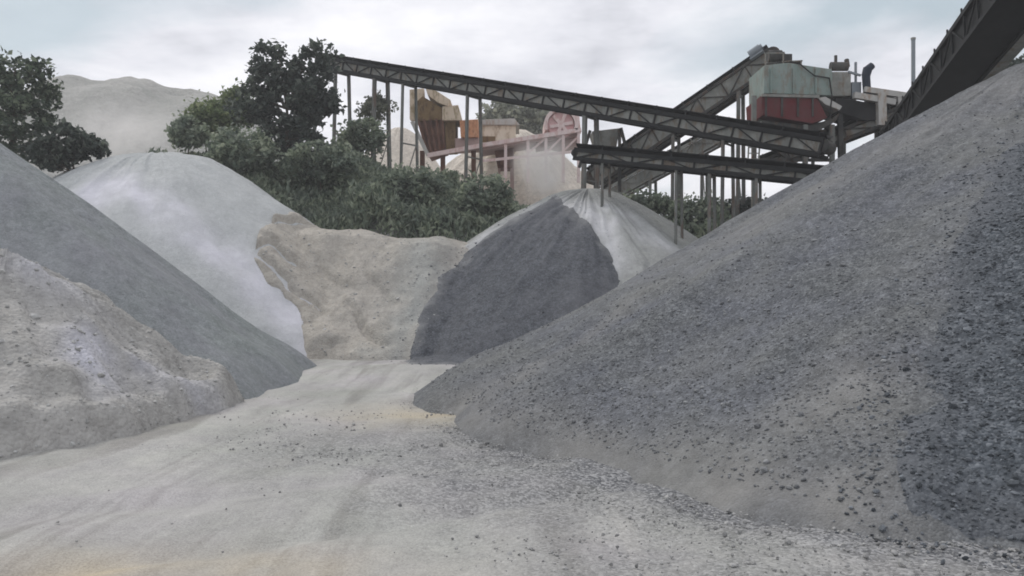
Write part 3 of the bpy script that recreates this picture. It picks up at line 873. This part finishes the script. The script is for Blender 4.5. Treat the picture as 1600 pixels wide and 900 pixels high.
# ------------------------------------------------------------------ conveyors
def conveyor(name, p0, p1, width, depth, trestles, label, mats=('steel_dark', 'steel_grey'), bay=1.0, motor=True, plate=0.45, ch=0.085, rail=0, belly=False, group='belt conveyors of the plant'):
    """p0 tail, p1 head (centre line); trestles: list of (t, foot z or None, post thickness, gap)"""
    p0 = Vector(p0); p1 = Vector(p1)
    c = (p0 + p1) / 2
    gz = float(G(np.array([c.x]), np.array([c.y]))[0])
    root = empty(name, (c.x, c.y, gz), label, 'conveyor', group)
    u = (p1 - p0).normalized(); s = u.cross(Vector((0, 0, 1))).normalized(); n = s.cross(u)
    L = (p1 - p0).length
    fr = MB(); w2 = width / 2; d2 = depth / 2
    for sx in (-1, 1):
        for sy in (-1, 1):
            o_ = s * (sx * w2) + n * (sy * d2)
            fr.bar(p0 + o_, p1 + o_, ch, ch * 1.3, n)
        nb = max(2, int(L / bay))
        for k in range(nb + 1):
            a = p0 + u * (L * k / nb) + s * (sx * w2)
            fr.bar(a - n * (d2 - ch * .6), a + n * (d2 - ch * .6), 0.05, 0.05, u)
            if k < nb:
                b = p0 + u * (L * (k + 1) / nb) + s * (sx * w2)
                lo, hi = (a - n * d2, b + n * d2) if k % 2 == 0 else (a + n * d2, b - n * d2)
                fr.bar(lo + (hi - lo) * 0.06 + s * (sx * 0.006), hi - (hi - lo) * 0.06 + s * (sx * 0.006), 0.04, 0.045, s)
    for k in range(int(L / bay) + 1):
        a = p0 + u * (k * bay)
        fr.bar(a - s * (w2 - .05) - n * (d2 * .9), a + s * (w2 - .05) - n * (d2 * .9), 0.05, 0.05, n)
    # side stringer plates, dusty, between the chords
    sp = MB()
    for sx in (-1, 1):
        o_ = s * (sx * (w2 - 0.055))
        sp.bar(p0 + u * .1 + o_, p1 - u * .1 + o_, 0.012, depth * plate, n)
    if belly:
        sp.bar(p0 + u * .1 - n * (d2 * .98), p1 - u * .1 - n * (d2 * .98), width * .97, 0.015, n)
    sp.build('side_plate', M[mats[1]], root)
    # troughed carrying belt and return belt
    bl = MB()
    top = d2 + 0.10
    bw = width * 0.42
    for (a0, a1, z0, z1) in ((-1, -0.4, 0.10, 0.0), (-0.4, 0.4, 0.0, 0.0), (0.4, 1, 0.0, 0.10)):
        A = s * (a0 * bw * 1.05) + n * (top + z0); B = s * (a1 * bw * 1.05) + n * (top + z1)
        bl.prism([p0 + A, p0 + B, p0 + B + n * 0.03, p0 + A + n * 0.03], u * L)
    bl.bar(p0 - n * (d2 * 0.55), p1 - n * (d2 * 0.55), bw * 1.9, 0.02, n)
    bl.build('belt', M['belt'], root)
    idl = fr
    for k in range(int(L / (bay * 1.2)) + 1):
        a = p0 + u * (0.2 + k * bay * 1.2)
        if (a - p0).length > L - .1: break
        idl.bar(a - s * w2 + n * (d2 + .06), a + s * w2 + n * (d2 + .06), 0.05, 0.05, n)
        for sx in (-1, 1):
            idl.bar(a + s * (sx * (w2 - .02)) + n * (d2 + .03), a + s * (sx * (w2 - .02)) + n * (d2 + .24), 0.04, 0.04, u)
    fr.build('truss', M[mats[0]], root)
    if rail:
        hr = MB()
        o_ = s * (rail * (w2 + 0.45)) - n * (d2 * 0.6)
        hr.bar(p0 + u * .3 + s * (rail * (w2 + 0.25)) - n * (d2 * 0.7), p1 - u * .3 + s * (rail * (w2 + 0.25)) - n * (d2 * 0.7), 0.45, 0.03, n)
        for hh in (0.5, 0.95):
            hr.bar(p0 + u * .3 + o_ + n * hh, p1 - u * .3 + o_ + n * hh, 0.04, 0.04, n)
        for k in range(int(L / 1.5)):
            a = p0 + u * (0.4 + 1.5 * k) + o_; hr.bar(a, a + n * 0.95, 0.04, 0.04, u)
        hr.build('walkway', M['steel_grey'], root)
    for p, nm in ((p0, 'tail_pulley'), (p1, 'head_pulley')):
        q = p + n * (d2 * 0.3)
        MB().tube(q - s * (bw * 1.05), q + s * (bw * 1.05), d2 * 0.85, n=18).build(nm, M['steel_dark'], root)
    if motor:
        q = p1 - u * 0.5 + s * (w2 + 0.2) + n * (d2 + 0.18)
        mm = MB(); mm.tube(q - u * 0.25, q + u * 0.25, 0.16, n=14); mm.bar(q - n * 0.2 - u * .3, q - n * 0.2 + u * .3, 0.36, 0.06, n); mm.tube(q + u * .25, q + u * .34, .12)
        mm.build('drive_motor', M['bluegrey'], root)
    for (t, fz, th, gap) in trestles:
        a = p0 + u * (L * t) - n * (d2 - 0.02)
        if fz is None:
            fz = float(G(np.array([a.x]), np.array([a.y]))[0]) - 0.1
        tb = MB()
        hs = Vector((s.x, s.y, 0)).normalized(); hu = Vector((u.x, u.y, 0)).normalized()
        H = a.z - fz
        for sx in (-1, 1):
            topp = a + hs * (sx * (w2 - 0.03)); bot = Vector((topp.x, topp.y, fz)) + hs * (sx * H * 0.03)
            tb.bar(bot, topp, th, th, hu)
            if gap:
                tb.bar(bot + hu * gap, topp + hu * gap, th, th, hu)
        k = max(1, int(H / 2.4))
        for i in range(k):
            z0 = fz + H * (i + 0.15) / k; z1 = fz + H * (i + 0.95) / k
            l0 = Vector((a.x, a.y, z0)) - hs * w2; r0 = Vector((a.x, a.y, z0)) + hs * w2
            l1 = Vector((a.x, a.y, z1)) - hs * w2; r1 = Vector((a.x, a.y, z1)) + hs * w2
            tb.bar(l1, r1, 0.05, 0.06)
            if i % 2 == 0: tb.bar(l0, r1, 0.035, 0.04)
        tb.build('trestle', M['steel_post'], root)
    return root, u, s, n, L


def pbox(mb, px0, px1, py0, py1, d, depth):
    a = P(px0, py0, d); b = P(px1, py1, d)
    mb.prism([(a.x, d, a.z), (b.x, d, a.z), (b.x, d, b.z), (a.x, d, b.z)], (0, depth, 0))
    return mb


def ppoly(mb, pts, d, depth):
    mb.prism([P(px, py, d) for px, py in pts], (0, depth, 0))
    return mb



def tpar(px, pa, da, pb, db):
    """fraction along a 3-D line (image ends pa,pb at depths da,db) seen at image column px"""
    f = (px - pa) / (pb - pa)
    d = 1 / (1 / da + f * (1 / db - 1 / da))
    return (d - da) / (db - da)


TA = lambda px: tpar(px, 505, 42, 1290, 27)
conveyor('belt_conveyor', P(1290, 233, 27), P(505, 99, 42), 0.9, 0.5,
         [(1 - TA(536), None, 0.13, 0), (1 - TA(597), None, 0.15, 0), (1 - TA(641), None, 0.1, 0), (1 - TA(742), None, 0.11, 0), (1 - TA(925), None, 0.15, 0),
          (1 - TA(1140), None, 0.1, 0)],
         'long dark inclined conveyor on tall posts, rising left to the ragged tree', mats=('steel_black', 'steel_grey'), ch=0.105, plate=0.62)
TB = lambda px: tpar(px, 1300, 25.5, 900, 29)
conveyor('belt_conveyor', P(1300, 281, 25.5), P(903, 243, 29), 0.8, 0.30,
         [(TB(1185), None, 0.09, 0), (TB(1112), None, 0.1, 0), (TB(1060), None, 0.08, 0), (TB(945), None, 0.08, 0)],
         'low nearly level conveyor ending over the pale pile', mats=('steel_black', 'steel_grey'), ch=0.1, plate=0.6)
conveyor('belt_conveyor', P(930, 282, 37), P(1212, 92, 33.5), 0.95, 0.72, [(0.45, None, 0.12, 0), (0.8, None, 0.14, 0)],
         'steep grey conveyor climbing right to the green screen box', plate=0.85, rail=-1)
conveyor('belt_conveyor', P(950, 308, 42), P(1150, 200, 39), 0.9, 0.6, [(0.35, None, 0.12, 0), (0.75, None, 0.14, 0)],
         'farther dusty conveyor behind the low conveyor, sloping up to the right', mats=('steel_grey', 'steel_grey'), plate=0.8, motor=False)
conveyor('belt_conveyor', P(1345, 300, 36), P(1655, -100, 16.6), 1.12, 0.75, [(0.12, None, 0.16, 0), (0.33, None, 0.16, 0)],
         'big near black conveyor overhead at the top right corner', mats=('steel_black', 'steel_black'), plate=0.95, belly=True, rail=-1)
conveyor('belt_conveyor', P(1190, 262, 33), P(1460, 158, 31), 0.8, 0.4, [(0.3, None, 0.12, 0), (0.7, None, 0.12, 0)],
         'dark conveyor half hidden by the ridge of the biggest pile, below the screen', plate=0.6, motor=False)


tail = empty('loading_hopper', base_at(1480, 32), 'black steel hopper feeding the foot of the overhead conveyor, above the ridge', 'hopper')
ppoly(MB(), [(1432, 150), (1500, 118), (1535, 112), (1545, 140), (1500, 200), (1430, 215)], 31.6, 1.6).build('bin', M['steel_black'], tail, 0.02)
for px in (1440, 1530):
    a = P(px, 170, 32); MB().bar((a.x, a.y, 4.2), a, .18).build('leg', M['steel_post'], tail)

# ------------------------------------------------------------------ screen tower
D = 31.0
bx = base_at(1245, D)
scr = empty('screening_machine', bx, 'red and faded green screen box raised on steel legs', 'screening plant')
ub = ppoly(MB(), [(1194, 102), (1232, 98), (1300, 108), (1302, 149), (1194, 146)], D, 2.0).build('upper_box', M['green'], scr, 0.02)
lb = ppoly(MB(), [(1190, 149), (1276, 151), (1284, 166), (1293, 184), (1270, 193), (1192, 180)], D - 0.05, 2.1).build('lower_box', M['red'], scr, 0.02)
for px in (1197, 1222, 1247, 1270):
    MB().bar(P(px, 152, D - 0.09), P(px, 182, D - 0.09), 0.07, 0.05, Vector((0, 1, 0))).build('stiffener', M['steel_dark'], lb)
for px in (1205, 1240, 1275):
    MB().bar(P(px, 107, D - 0.04), P(px, 146, D - 0.04), 0.06, 0.05, Vector((0, 1, 0))).build('stiffener', M['green'], ub)
MB().bar(P(1190, 149, D - 0.1), P(1280, 151, D - 0.1), 0.08, 0.1).build('flange', M['steel_grey'], lb)
mt = MB()
q = P(1209, 88, D + .6); mt.tube(q + Vector((-.22, 0, 0)), q + Vector((.28, 0, 0)), 0.23, n=18); mt.tube(q + Vector((.28, 0, 0)), q + Vector((.38, 0, 0)), 0.17, n=18)
mt.build('drive_motor', M['steel_dark'], scr)
mt = MB(); pbox(mt, 1224, 1238, 84, 97, D + .4, .5); pbox(mt, 1212, 1253, 96, 101, D + .2, 1.2); mt.build('motor_base', M['steel_dark'], scr, 0.01)
gd = MB()
for px in (1196, 1224, 1252):
    gd.bar(P(px, 103, D + .1), P(px, 82 if px < 1230 else 94, D + .1), .04, .04)
gd.bar(P(1194, 83, D + .1), P(1226, 83, D + .1), .04)
gd.bar(P(1222, 96, D + .1), P(1254, 95, D + .1), .04)
gd.build('guard_rail', M['steel_grey'], scr)
ppoly(MB(), [(1278, 153), (1290, 151), (1316, 166), (1312, 172), (1290, 163)], D - .1, 1.6).build('discharge_chute', M['steel_pale'], scr, 0.01)
ppoly(MB(), [(1186, 187), (1262, 196), (1300, 186), (1312, 176), (1306, 190), (1262, 214), (1190, 204)], D + .1, 1.7).build('under_hopper', M['steel_dark'], scr, 0.01)
fz = bx[2] - 0.2
for px in (1178, 1258, 1300):
    for dd in (0.1, 1.9):
        a = P(px, 150 if px < 1200 else 195, D + dd)
        MB().bar((a.x, a.y, fz), a, 0.16, 0.16).build('leg', M['steel_post'], scr)
br = MB()
for (a, b) in (((1178, 205), (1300, 205)), ((1178, 206), (1250, 262)), ((1258, 240), (1300, 196)), ((1178, 250), (1300, 250))):
    br.bar(P(*a, D + .25), P(*b, D + .25), .1, .12)
br.build('brace', M['steel_dark'], scr)
lad = MB()
a0 = P(1168, 262, D - .2); a1 = P(1172, 190, D - .2)
for dx in (0, .4):
    lad.bar(a0 + Vector((dx, 0, 0)), a1 + Vector((dx, 0, 0)), .05)
for k in range(8):
    q = a0.lerp(a1, (k + .5) / 8); lad.bar(q, q + Vector((.4, 0, 0)), .035)
lad.build('ladder', M['steel_grey'], scr)
cb_ = MB()
pts = [P(1218, 92, D + .3), P(1250, 100, D - .08), P(1272, 118, D - .1), P(1296, 122, D - .05), P(1300, 150, D - .1), P(1296, 184, D - .12)]
for a, b in zip(pts[:-1], pts[1:]):
    cb_.tube(a, b, .025, n=6)
cb_.build('cable', M['belt'], scr)
# feeder beside it
bf = base_at(1350, D)
fd = empty('feeder', bf, 'dark sloping feeder with pale frames between the red box and the overhead conveyor', 'feeder')
ppoly(MB(), [(1306, 153), (1330, 155), (1392, 168), (1380, 187), (1352, 188), (1308, 174)], D + .2, 1.5).build('trough', M['belt'], fd, 0.01)
b1 = MB(); pbox(b1, 1290, 1330, 112, 150, D + .3, 1.2); b1.build('housing', M['steel_grey'], fd, 0.03)
b1 = MB(); q = P(1312, 104, D + .6)
b1.tube(q + Vector((-.35, 0, 0)), q + Vector((.3, 0, 0)), .17, n=16); b1.tube(q + Vector((-.15, 0, .05)), q + Vector((-.15, 0, .42)), .06, n=10); b1.tube(q + Vector((.3, 0, 0)), q + Vector((.3, .1, .28)), .09, n=10)
b1.build('vibrator_motor', M['steel_dark'], fd)
b1 = MB(); pbox(b1, 1331, 1346, 128, 152, D + .4, .7); b1.bar(P(1337, 130, D + .5), P(1337, 97, D + .5), .08); b1.bar(P(1325, 112, D + .3), P(1345, 118, D + .3), .08)
b1.build('valve_box', M['bluegrey'], fd, 0.01)
for (pa, pb, w) in (((1340, 150), (1395, 160), .2), ((1352, 138), (1432, 150), .14), ((1375, 150), (1375, 200), .18), ((1400, 145), (1404, 196), .14)):
    pass
b1 = MB()
for (pa, pb, w) in (((1334, 149), (1398, 160), .22), ((1350, 140), (1432, 152), .2), ((1376, 146), (1377, 196), .3), ((1405, 150), (1408, 200), .16)):
    b1.bar(P(*pa, D + .1), P(*pb, D + .1), w, w)
b1.build('frame', M['steel_pale'], fd)
b1 = MB()
for (pa, pb, w) in (((1354, 152), (1432, 168), .3), ((1312, 170), (1314, 262), .17), ((1298, 184), (1276, 236), .13), ((1380, 190), (1400, 215), .16), ((1424, 152), (1424, 230), .26)):
    b1.bar(P(*pa, D + .35), P(*pb, D + .35), w, w)
b1.build('support', M['steel_dark'], fd)
b1 = MB()
for px in (1318, 1370, 1412):
    a = P(px, 175, D + 1.2); b1.bar((a.x, a.y, fz), a, .14, .14)
b1.build('leg', M['steel_post'], fd)
# bent pipe
bp_ = P(1355, 150, D + .2)
pip = empty('exhaust_pipe', bp_, 'short dark pipe with a bent top standing on the feeder frame', 'pipe')
b1 = MB(); b1.tube(bp_, P(1353, 116, D + .2), .15, .15, 14); b1.tube(P(1353, 118, D + .2), P(1356, 107, D + .2), .16, .17, 14); b1.tube(P(1355, 109, D + .2), P(1363, 102, D + .2), .15, .13, 14)
b1.build('tube', M['navy'], pip)
# lone steel pole
b_ = base_at(1427, 30)
pole = empty('steel_pole', b_, 'plain grey steel pole standing at the foot of the overhead conveyor', 'pole')
MB().tube(b_, P(1427, 62, 30), .078, .07, 16).build('shaft', M['bluegrey'], pole)
MB().tube(P(1427, 62, 30), P(1427, 59, 30), .085, .085, 16).build('cap', M['steel_grey'], pole)

tree('bush', base_at(1560, 38), [lobe(1560, 118, 46, 18, 38), lobe(1610, 108, 40, 14, 38), lobe(1515, 135, 20, 14, 38)], 150, 34, 0.34, 0.15, M['leaf_dark'],
     'dark bush crown showing above the ridge of the biggest pile, right of the overhead conveyor', 'bush', 0.1)


# ------------------------------------------------------------------ crusher station
D = 45.0
bz = base_at(700, D)
hop = empty('rusty_hopper', bz, 'rust brown ribbed hopper with a tan chute under the long conveyor', 'hopper')
hbin = ppoly(MB(), [(652, 188), (693, 184), (696, 232), (668, 242)], D, 2.4).build('bin', M['brown'], hop, .02)
for k in range(5):
    t = k / 4
    MB().bar(P(653 + 38 * t, 187 - 2 * t, D - .06), P(668 + 26 * t, 240 - 8 * t, D - .06), .12, .12, Vector((0, 1, 0))).build('rib', M['brown'], hbin)
ppoly(MB(), [(640, 140), (662, 138), (664, 180), (650, 188), (640, 186)], D + .3, .5).build('back_panel', M['tan'], hop, .01)
ppoly(MB(), [(665, 137), (682, 142), (704, 156), (700, 166), (684, 160), (668, 148)], D - .3, 1.8).build('chute', M['tan'], hop, .02)
ppoly(MB(), [(650, 160), (660, 150), (690, 168), (692, 187), (652, 190)], D - .1, 1.9).build('feed_frame', M['olive'], hop, .02)
ppoly(MB(), [(691, 166), (716, 164), (722, 188), (691, 188)], D - .2, 2.0).build('upper_housing', M['tan'], hop, .02)
ppoly(MB(), [(694, 189), (712, 189), (712, 232), (697, 233)], D + .1, 2.0).build('side_housing', M['olive'], hop, .02)
ppoly(MB(), [(718, 188), (747, 186), (747, 214), (720, 215)], D - .2, 1.8).build('motor_cover', M['orange'], hop, .03)
ppoly(MB(), [(711, 216), (748, 215), (748, 231), (711, 233)], D, 1.6).build('bed', M['mauve'], hop, .02)
MB().bar(P(644, 190, D - .4), P(669, 243, D - .4), .22, .2).build('strut', M['steel_pale'], hop)
for px in (660, 692, 740):
    a = P(px, 236, D + .6); MB().bar((a.x, a.y, bz[2] - .1), a, .25, .25).build('leg', M['brown'], hop)

bc = base_at(830, D)
plat = empty('crusher_platform', bc, 'pale pink railed platform sloping up from the rusty hopper to the crusher wheel', 'platform')
MB().bar(P(668, 243, D - .5), P(760, 226, D - .5), .2, .22).bar(P(760, 226, D - .5), P(908, 203, D - .5), .2, .22).build('edge_beam', M['pink'], plat)
ppoly(MB(), [(748, 229), (905, 206), (905, 212), (748, 235)], D - .3, 2.2).build('deck', M['mauve'], plat)
for px, y0, y1 in ((752, 230, 285), (790, 224, 285), (825, 217, 285), (853, 213, 285), (880, 208, 285), (904, 205, 285)):
    MB().bar(P(px, y0 + 2, D - .45), P(px, y1, D - .45), .16, .16).build('post', M['pink'], plat)
b1 = MB(); b1.bar(P(748, 252, D - .4), P(906, 236, D - .4), .1, .14); b1.bar(P(825, 240, D - .4), P(853, 215, D - .4), .1, .1); b1.bar(P(853, 240, D - .4), P(880, 212, D - .4), .1, .1)
b1.bar(P(880, 236, D - .4), P(904, 213, D - .4), .1, .1)
b1.build('brace', M['pink'], plat)
ppoly(MB(), [(838, 214), (905, 206), (905, 226), (880, 232), (862, 228), (838, 232)], D + .1, 1.4).build('skirt_plate', M['mauve'], plat, .02)

cr = empty('crusher', base_at(877, D), 'faded pink crusher with a big round wheel guard under the long conveyor', 'crusher')
c = P(877, 194, D - .6); k = D / FOC
b1 = MB()
for i in range(28):
    a0 = R(-20) + R(220) * i / 28; a1 = R(-20) + R(220) * (i + 1) / 28
    for (r0, r1) in ((21, 26.5),):
        pts = [c + Vector((math.cos(a) * r * k, 0, math.sin(a) * r * k)) for a, r in ((a0, r0), (a1, r0), (a1, r1), (a0, r1))]
        b1.prism(pts, (0, .7, 0))
b1.build('wheel_guard', M['pink'], cr)
b1 = MB(); b1.tube(c + Vector((0, .2, 0)), c + Vector((0, .6, 0)), 20.5 * k, n=32)
wheel = b1.build('flywheel', M['pinkred'], cr, .03)
b1 = MB(); b1.tube(c + Vector((0, .1, 0)), c + Vector((0, .7, 0)), 5 * k, n=18)
for i in range(6):
    a = R(60 * i + 10); v = Vector((math.cos(a), 0, math.sin(a)))
    b1.bar(c + v * (4.5 * k) + Vector((0, .16, 0)), c + v * (18 * k) + Vector((0, .16, 0)), .18, .1, Vector((0, 1, 0)))
b1.build('hub', M['pink'], wheel)
ppoly(MB(), [(850, 190), (905, 178), (908, 208), (850, 214)], D + .2, 2.2).build('body', M['pink'], cr, .03)

cab = empty('site_cabin', base_at(775, D + 3), 'small beige cabin with a dark slot right of the rusty hopper', 'cabin')
for px in (752, 801):
    a = P(px, 228, D + 3.4); MB().bar((a.x, a.y, bz[2] - .3), a, .16).build('leg', M['mauve'], cab)
cabw = pbox(MB(), 748, 806, 194, 229, D + 3, 2.6).build('wall', M['beige'], cab, .02)
ppoly(MB(), [(744, 195), (748, 187), (804, 185), (812, 195)], D + 2.8, 3.0).build('roof', M['steel_pale'], cab, .02)
pbox(MB(), 752, 774, 213, 222, D + 2.95, .1).build('window', M['olive'], cabw)
db = empty('storage_bin', base_at(788, D), 'dark brown steel bin under the pink platform', 'bin')
ppoly(MB(), [(772, 232), (803, 229), (801, 262), (778, 262)], D + .5, 1.5).build('shell', M['brown'], db, .03)
b1 = MB(); b1.bar(P(770, 232, D + .45), P(804, 229, D + .45), .1, .12); b1.build('rim', M['mauve'], db)
for px in (780, 799):
    a = P(px, 262, D + .8); MB().bar((a.x, a.y, bz[2] - 1.2), a, .14).build('leg', M['mauve'], db)

sandp = Pile(P(800, 300, 53).x, 53, 12.2, [(0, 13), (90, 10), (180, 14), (270, 7)], rnd=0.2, rough=.15, seed=91, gully=.12)
sandp.mesh('sand_heap', M['sand_far'], 'large pale sand heap behind the pink platform', 'sand heap', 260, 60)
sandq = Pile(P(625, 300, 60).x, 60, 13.5, [(0, 9), (90, 10), (180, 10), (270, 9)], rnd=0.2, rough=.15, seed=95, gully=.12)
sandq.mesh('sand_heap', M['sand_far'], 'pale sand heap behind the double conveyor post', 'sand heap', 220, 50)


# small machine beneath the head of the low conveyor
hb = empty('transfer_hopper', base_at(950, 33.5), 'small grey steel transfer hopper behind the twin posts above the pale pile', 'hopper')
ppoly(MB(), [(925, 205), (968, 200), (962, 240), (938, 246)], 33.5, 1.2).build('bin', M['steel_grey'], hb, .02)
b1 = MB()
for (a, b) in (((922, 204), (905, 262)), ((970, 200), (985, 258)), ((925, 240), (972, 236)), ((930, 205), (930, 300)), ((968, 202), (968, 300))):
    b1.bar(P(*a, 33.4), P(*b, 33.4), .12, .12)
b1.build('frame', M['steel_dark'], hb)


# ------------------------------------------------------------------ dust and haze
def volume_mat(name, dens, col, noise=None):
    m = bpy.data.materials.new(name); m.use_nodes = True
    nt = m.node_tree; nt.nodes.clear()
    out = nt.nodes.new('ShaderNodeOutputMaterial'); v = nt.nodes.new('ShaderNodeVolumePrincipled')
    v.inputs['Color'].default_value = (*col, 1); v.inputs['Density'].default_value = dens; v.inputs['Anisotropy'].default_value = 0.0
    nt.links.new(v.outputs[0], out.inputs['Volume'])
    return m


def box_mesh(name, a, b):
    vs = [(x, y, z) for x in (a[0], b[0]) for y in (a[1], b[1]) for z in (a[2], b[2])]
    me = bpy.data.meshes.new(name)
    me.from_pydata(vs, [], [(0, 1, 3, 2), (4, 6, 7, 5), (0, 4, 5, 1), (2, 3, 7, 6), (0, 2, 6, 4), (1, 5, 7, 3)])
    return me


hz = link_mesh('haze', box_mesh('haze', (-950, -65, -2.0), (950, 1510, 32)), volume_mat('dusty air', 0.0014, (0.93, 0.93, 0.95)))
tag(hz, 'thin dusty air over the whole quarry', 'haze', None, 'stuff')


def dust_cloud(loc, r, dens, label):
    import bmesh
    bm = bmesh.new(); bmesh.ops.create_icosphere(bm, subdivisions=4, radius=1.0)
    for v in bm.verts:
        k = 1 + 0.35 * float(fbm(np.array([v.co.x + loc[0]]), np.array([v.co.z * 1.3 + v.co.y]), 0.8, 3, 151)[0])
        v.co = Vector((v.co.x * r[0], v.co.y * r[1], v.co.z * r[2])) * k
    me = bpy.data.meshes.new('dust'); bm.to_mesh(me); bm.free()
    m = volume_mat('dust cloud', dens, (0.98, 0.955, 0.935)); nt = m.node_tree
    v = next(q for q in nt.nodes if q.type == 'PRINCIPLED_VOLUME')
    tc = N(nt, 'ShaderNodeTexCoord')
    mp = N(nt, 'ShaderNodeMapping'); mp.inputs['Scale'].default_value = (1 / r[0], 1 / r[1], 1 / r[2])
    nt.links.new(tc.outputs['Object'], mp.inputs[0])
    ln = nt.nodes.new('ShaderNodeVectorMath'); ln.operation = 'LENGTH'; nt.links.new(mp.outputs[0], ln.inputs[0])
    fall = N(nt, 'ShaderNodeMapRange'); nt.links.new(ln.outputs['Value'], fall.inputs[0])
    fall.inputs[1].default_value = 1.05; fall.inputs[2].default_value = 0.1
    nz = N(nt, 'ShaderNodeTexNoise', Scale=1.6, Detail=3.0); nt.links.new(tc.outputs['Object'], nz.inputs['Vector'])
    wisp = ramp(nt, nz.outputs['Fac'], [(0.3, (0.15,) * 3), (0.65, (1.6,) * 3)])
    d_ = mathn(nt, 'MULTIPLY', mathn(nt, 'MULTIPLY', mathn(nt, 'MULTIPLY', fall.outputs[0], fall.outputs[0]), wisp), dens * 2.6)
    nt.links.new(d_, v.inputs['Density'])
    o = link_mesh('dust', me, m, None, loc)
    return tag(o, label, 'dust', None, 'stuff')


dust_cloud(P(848, 262, 33.2), (1.5, 1.5, 1.6), 0.36, 'pale dust drifting up over the tip of the pale pile')
dust_cloud(P(858, 285, 32.6), (0.9, 1.0, 0.9), 0.5, 'small thick puff of dust at the tip of the pale pile')
dust_cloud(P(826, 248, 33.6), (1.1, 1.2, 1.1), 0.22, 'thin dust wisp at the left of the thicker plume by the pink platform')
dust_cloud(P(868, 240, 33.8), (1.0, 1.2, 1.4), 0.2, 'thin dust wisp rising in front of the pink crusher')
dust_cloud(P(190, 205, 42), (4.6, 3.2, 2.3), 0.12, 'dust hanging between the white pile and the far hill')

# ------------------------------------------------------------------ camera, sky, sun
cam = bpy.data.cameras.new('camera'); co_ = bpy.data.objects.new('camera', cam); COL.objects.link(co_)
co_.location = (0, 0, EYE); co_.rotation_euler = (R(90), 0, 0)
cam.sensor_width = 36; cam.lens = FOC / 1600 * 36; cam.clip_end = 5000; cam.clip_start = 0.05
SC.camera = co_

SUN_EL, SUN_AZ = 48, -50         # azimuth from +Y, negative = to the left
w = bpy.data.worlds.new('World'); SC.world = w; w.use_nodes = True
nt = w.node_tree; L = nt.links
bg = nt.nodes['Background']
sky = N(nt, 'ShaderNodeTexSky', sky_type='NISHITA', sun_disc=False)
sky.sun_elevation = R(SUN_EL); sky.sun_rotation = R(SUN_AZ); sky.dust_density = 3.0; sky.altitude = 300
tc = N(nt, 'ShaderNodeTexCoord')
sp = N(nt, 'ShaderNodeSeparateXYZ'); L.new(tc.outputs['Generated'], sp.inputs[0])
zz = mathn(nt, 'ADD', mathn(nt, 'MAXIMUM', sp.outputs[2], 0.0), 0.16)
cx_ = mathn(nt, 'DIVIDE', sp.outputs[0], zz); cy_ = mathn(nt, 'DIVIDE', sp.outputs[1], zz)
cb = N(nt, 'ShaderNodeCombineXYZ'); L.new(cx_, cb.inputs[0]); L.new(cy_, cb.inputs[1]); cb.inputs[2].default_value = 3.7 + 5 * 1.9
n1 = N(nt, 'ShaderNodeTexNoise', Scale=0.95, Detail=7.0, Roughness=0.52, Distortion=0.3); L.new(cb.outputs[0], n1.inputs['Vector'])
n2 = N(nt, 'ShaderNodeTexNoise', Scale=1.7, Detail=6.0, Roughness=0.55); mp = N(nt, 'ShaderNodeMapping'); mp.inputs['Location'].default_value = (10.2, 1.3, 2.2)
L.new(cb.outputs[0], mp.inputs[0]); L.new(mp.outputs[0], n2.inputs['Vector'])
cloud = ramp(nt, n2.outputs['Fac'], [(0.34, (5.4, 5.55, 6.1)), (0.48, (7.8, 7.9, 8.5)), (0.63, (9.8, 9.8, 10.2))])
cover = ramp(nt, n1.outputs['Fac'], [(0.36, (0.2,) * 3), (0.5, (1,) * 3)])
hor = ramp(nt, sp.outputs[2], [(0.05, (0.9,) * 3), (0.21, (0.0,) * 3)])
cloud = mixc(nt, hor, cloud, (10.0, 10.0, 10.3))
skyc = mixc(nt, 0.75, sky.outputs[0], (4.6, 5.7, 6.1))
fin = mixc(nt, cover, skyc, cloud)
L.new(fin, bg.inputs['Color']); bg.inputs['Strength'].default_value = 0.1

sl = bpy.data.lights.new('sun', 'SUN'); sl.energy = 1.45; sl.angle = R(16); sl.color = (1, 0.96, 0.9)
so = bpy.data.objects.new('sun', sl); COL.objects.link(so)
dirv = Vector((math.sin(R(SUN_AZ)) * math.cos(R(SUN_EL)), math.cos(R(SUN_AZ)) * math.cos(R(SUN_EL)), math.sin(R(SUN_EL))))
so.rotation_euler = dirv.to_track_quat('Z', 'Y').to_euler(); so.location = (-20, 30, 60)

vs = SC.view_settings
SC.display_settings.display_device = 'sRGB'
vs.view_transform = 'Standard'; vs.look = 'None'; vs.exposure = 0.12; vs.gamma = 1.0; vs.use_curve_mapping = False
SC.render.engine = 'CYCLES'
SC.cycles.use_denoising = True
SC.cycles.max_bounces = 6; SC.cycles.volume_bounces = 2; SC.cycles.diffuse_bounces = 3
SC.cycles.filter_width = 1.8
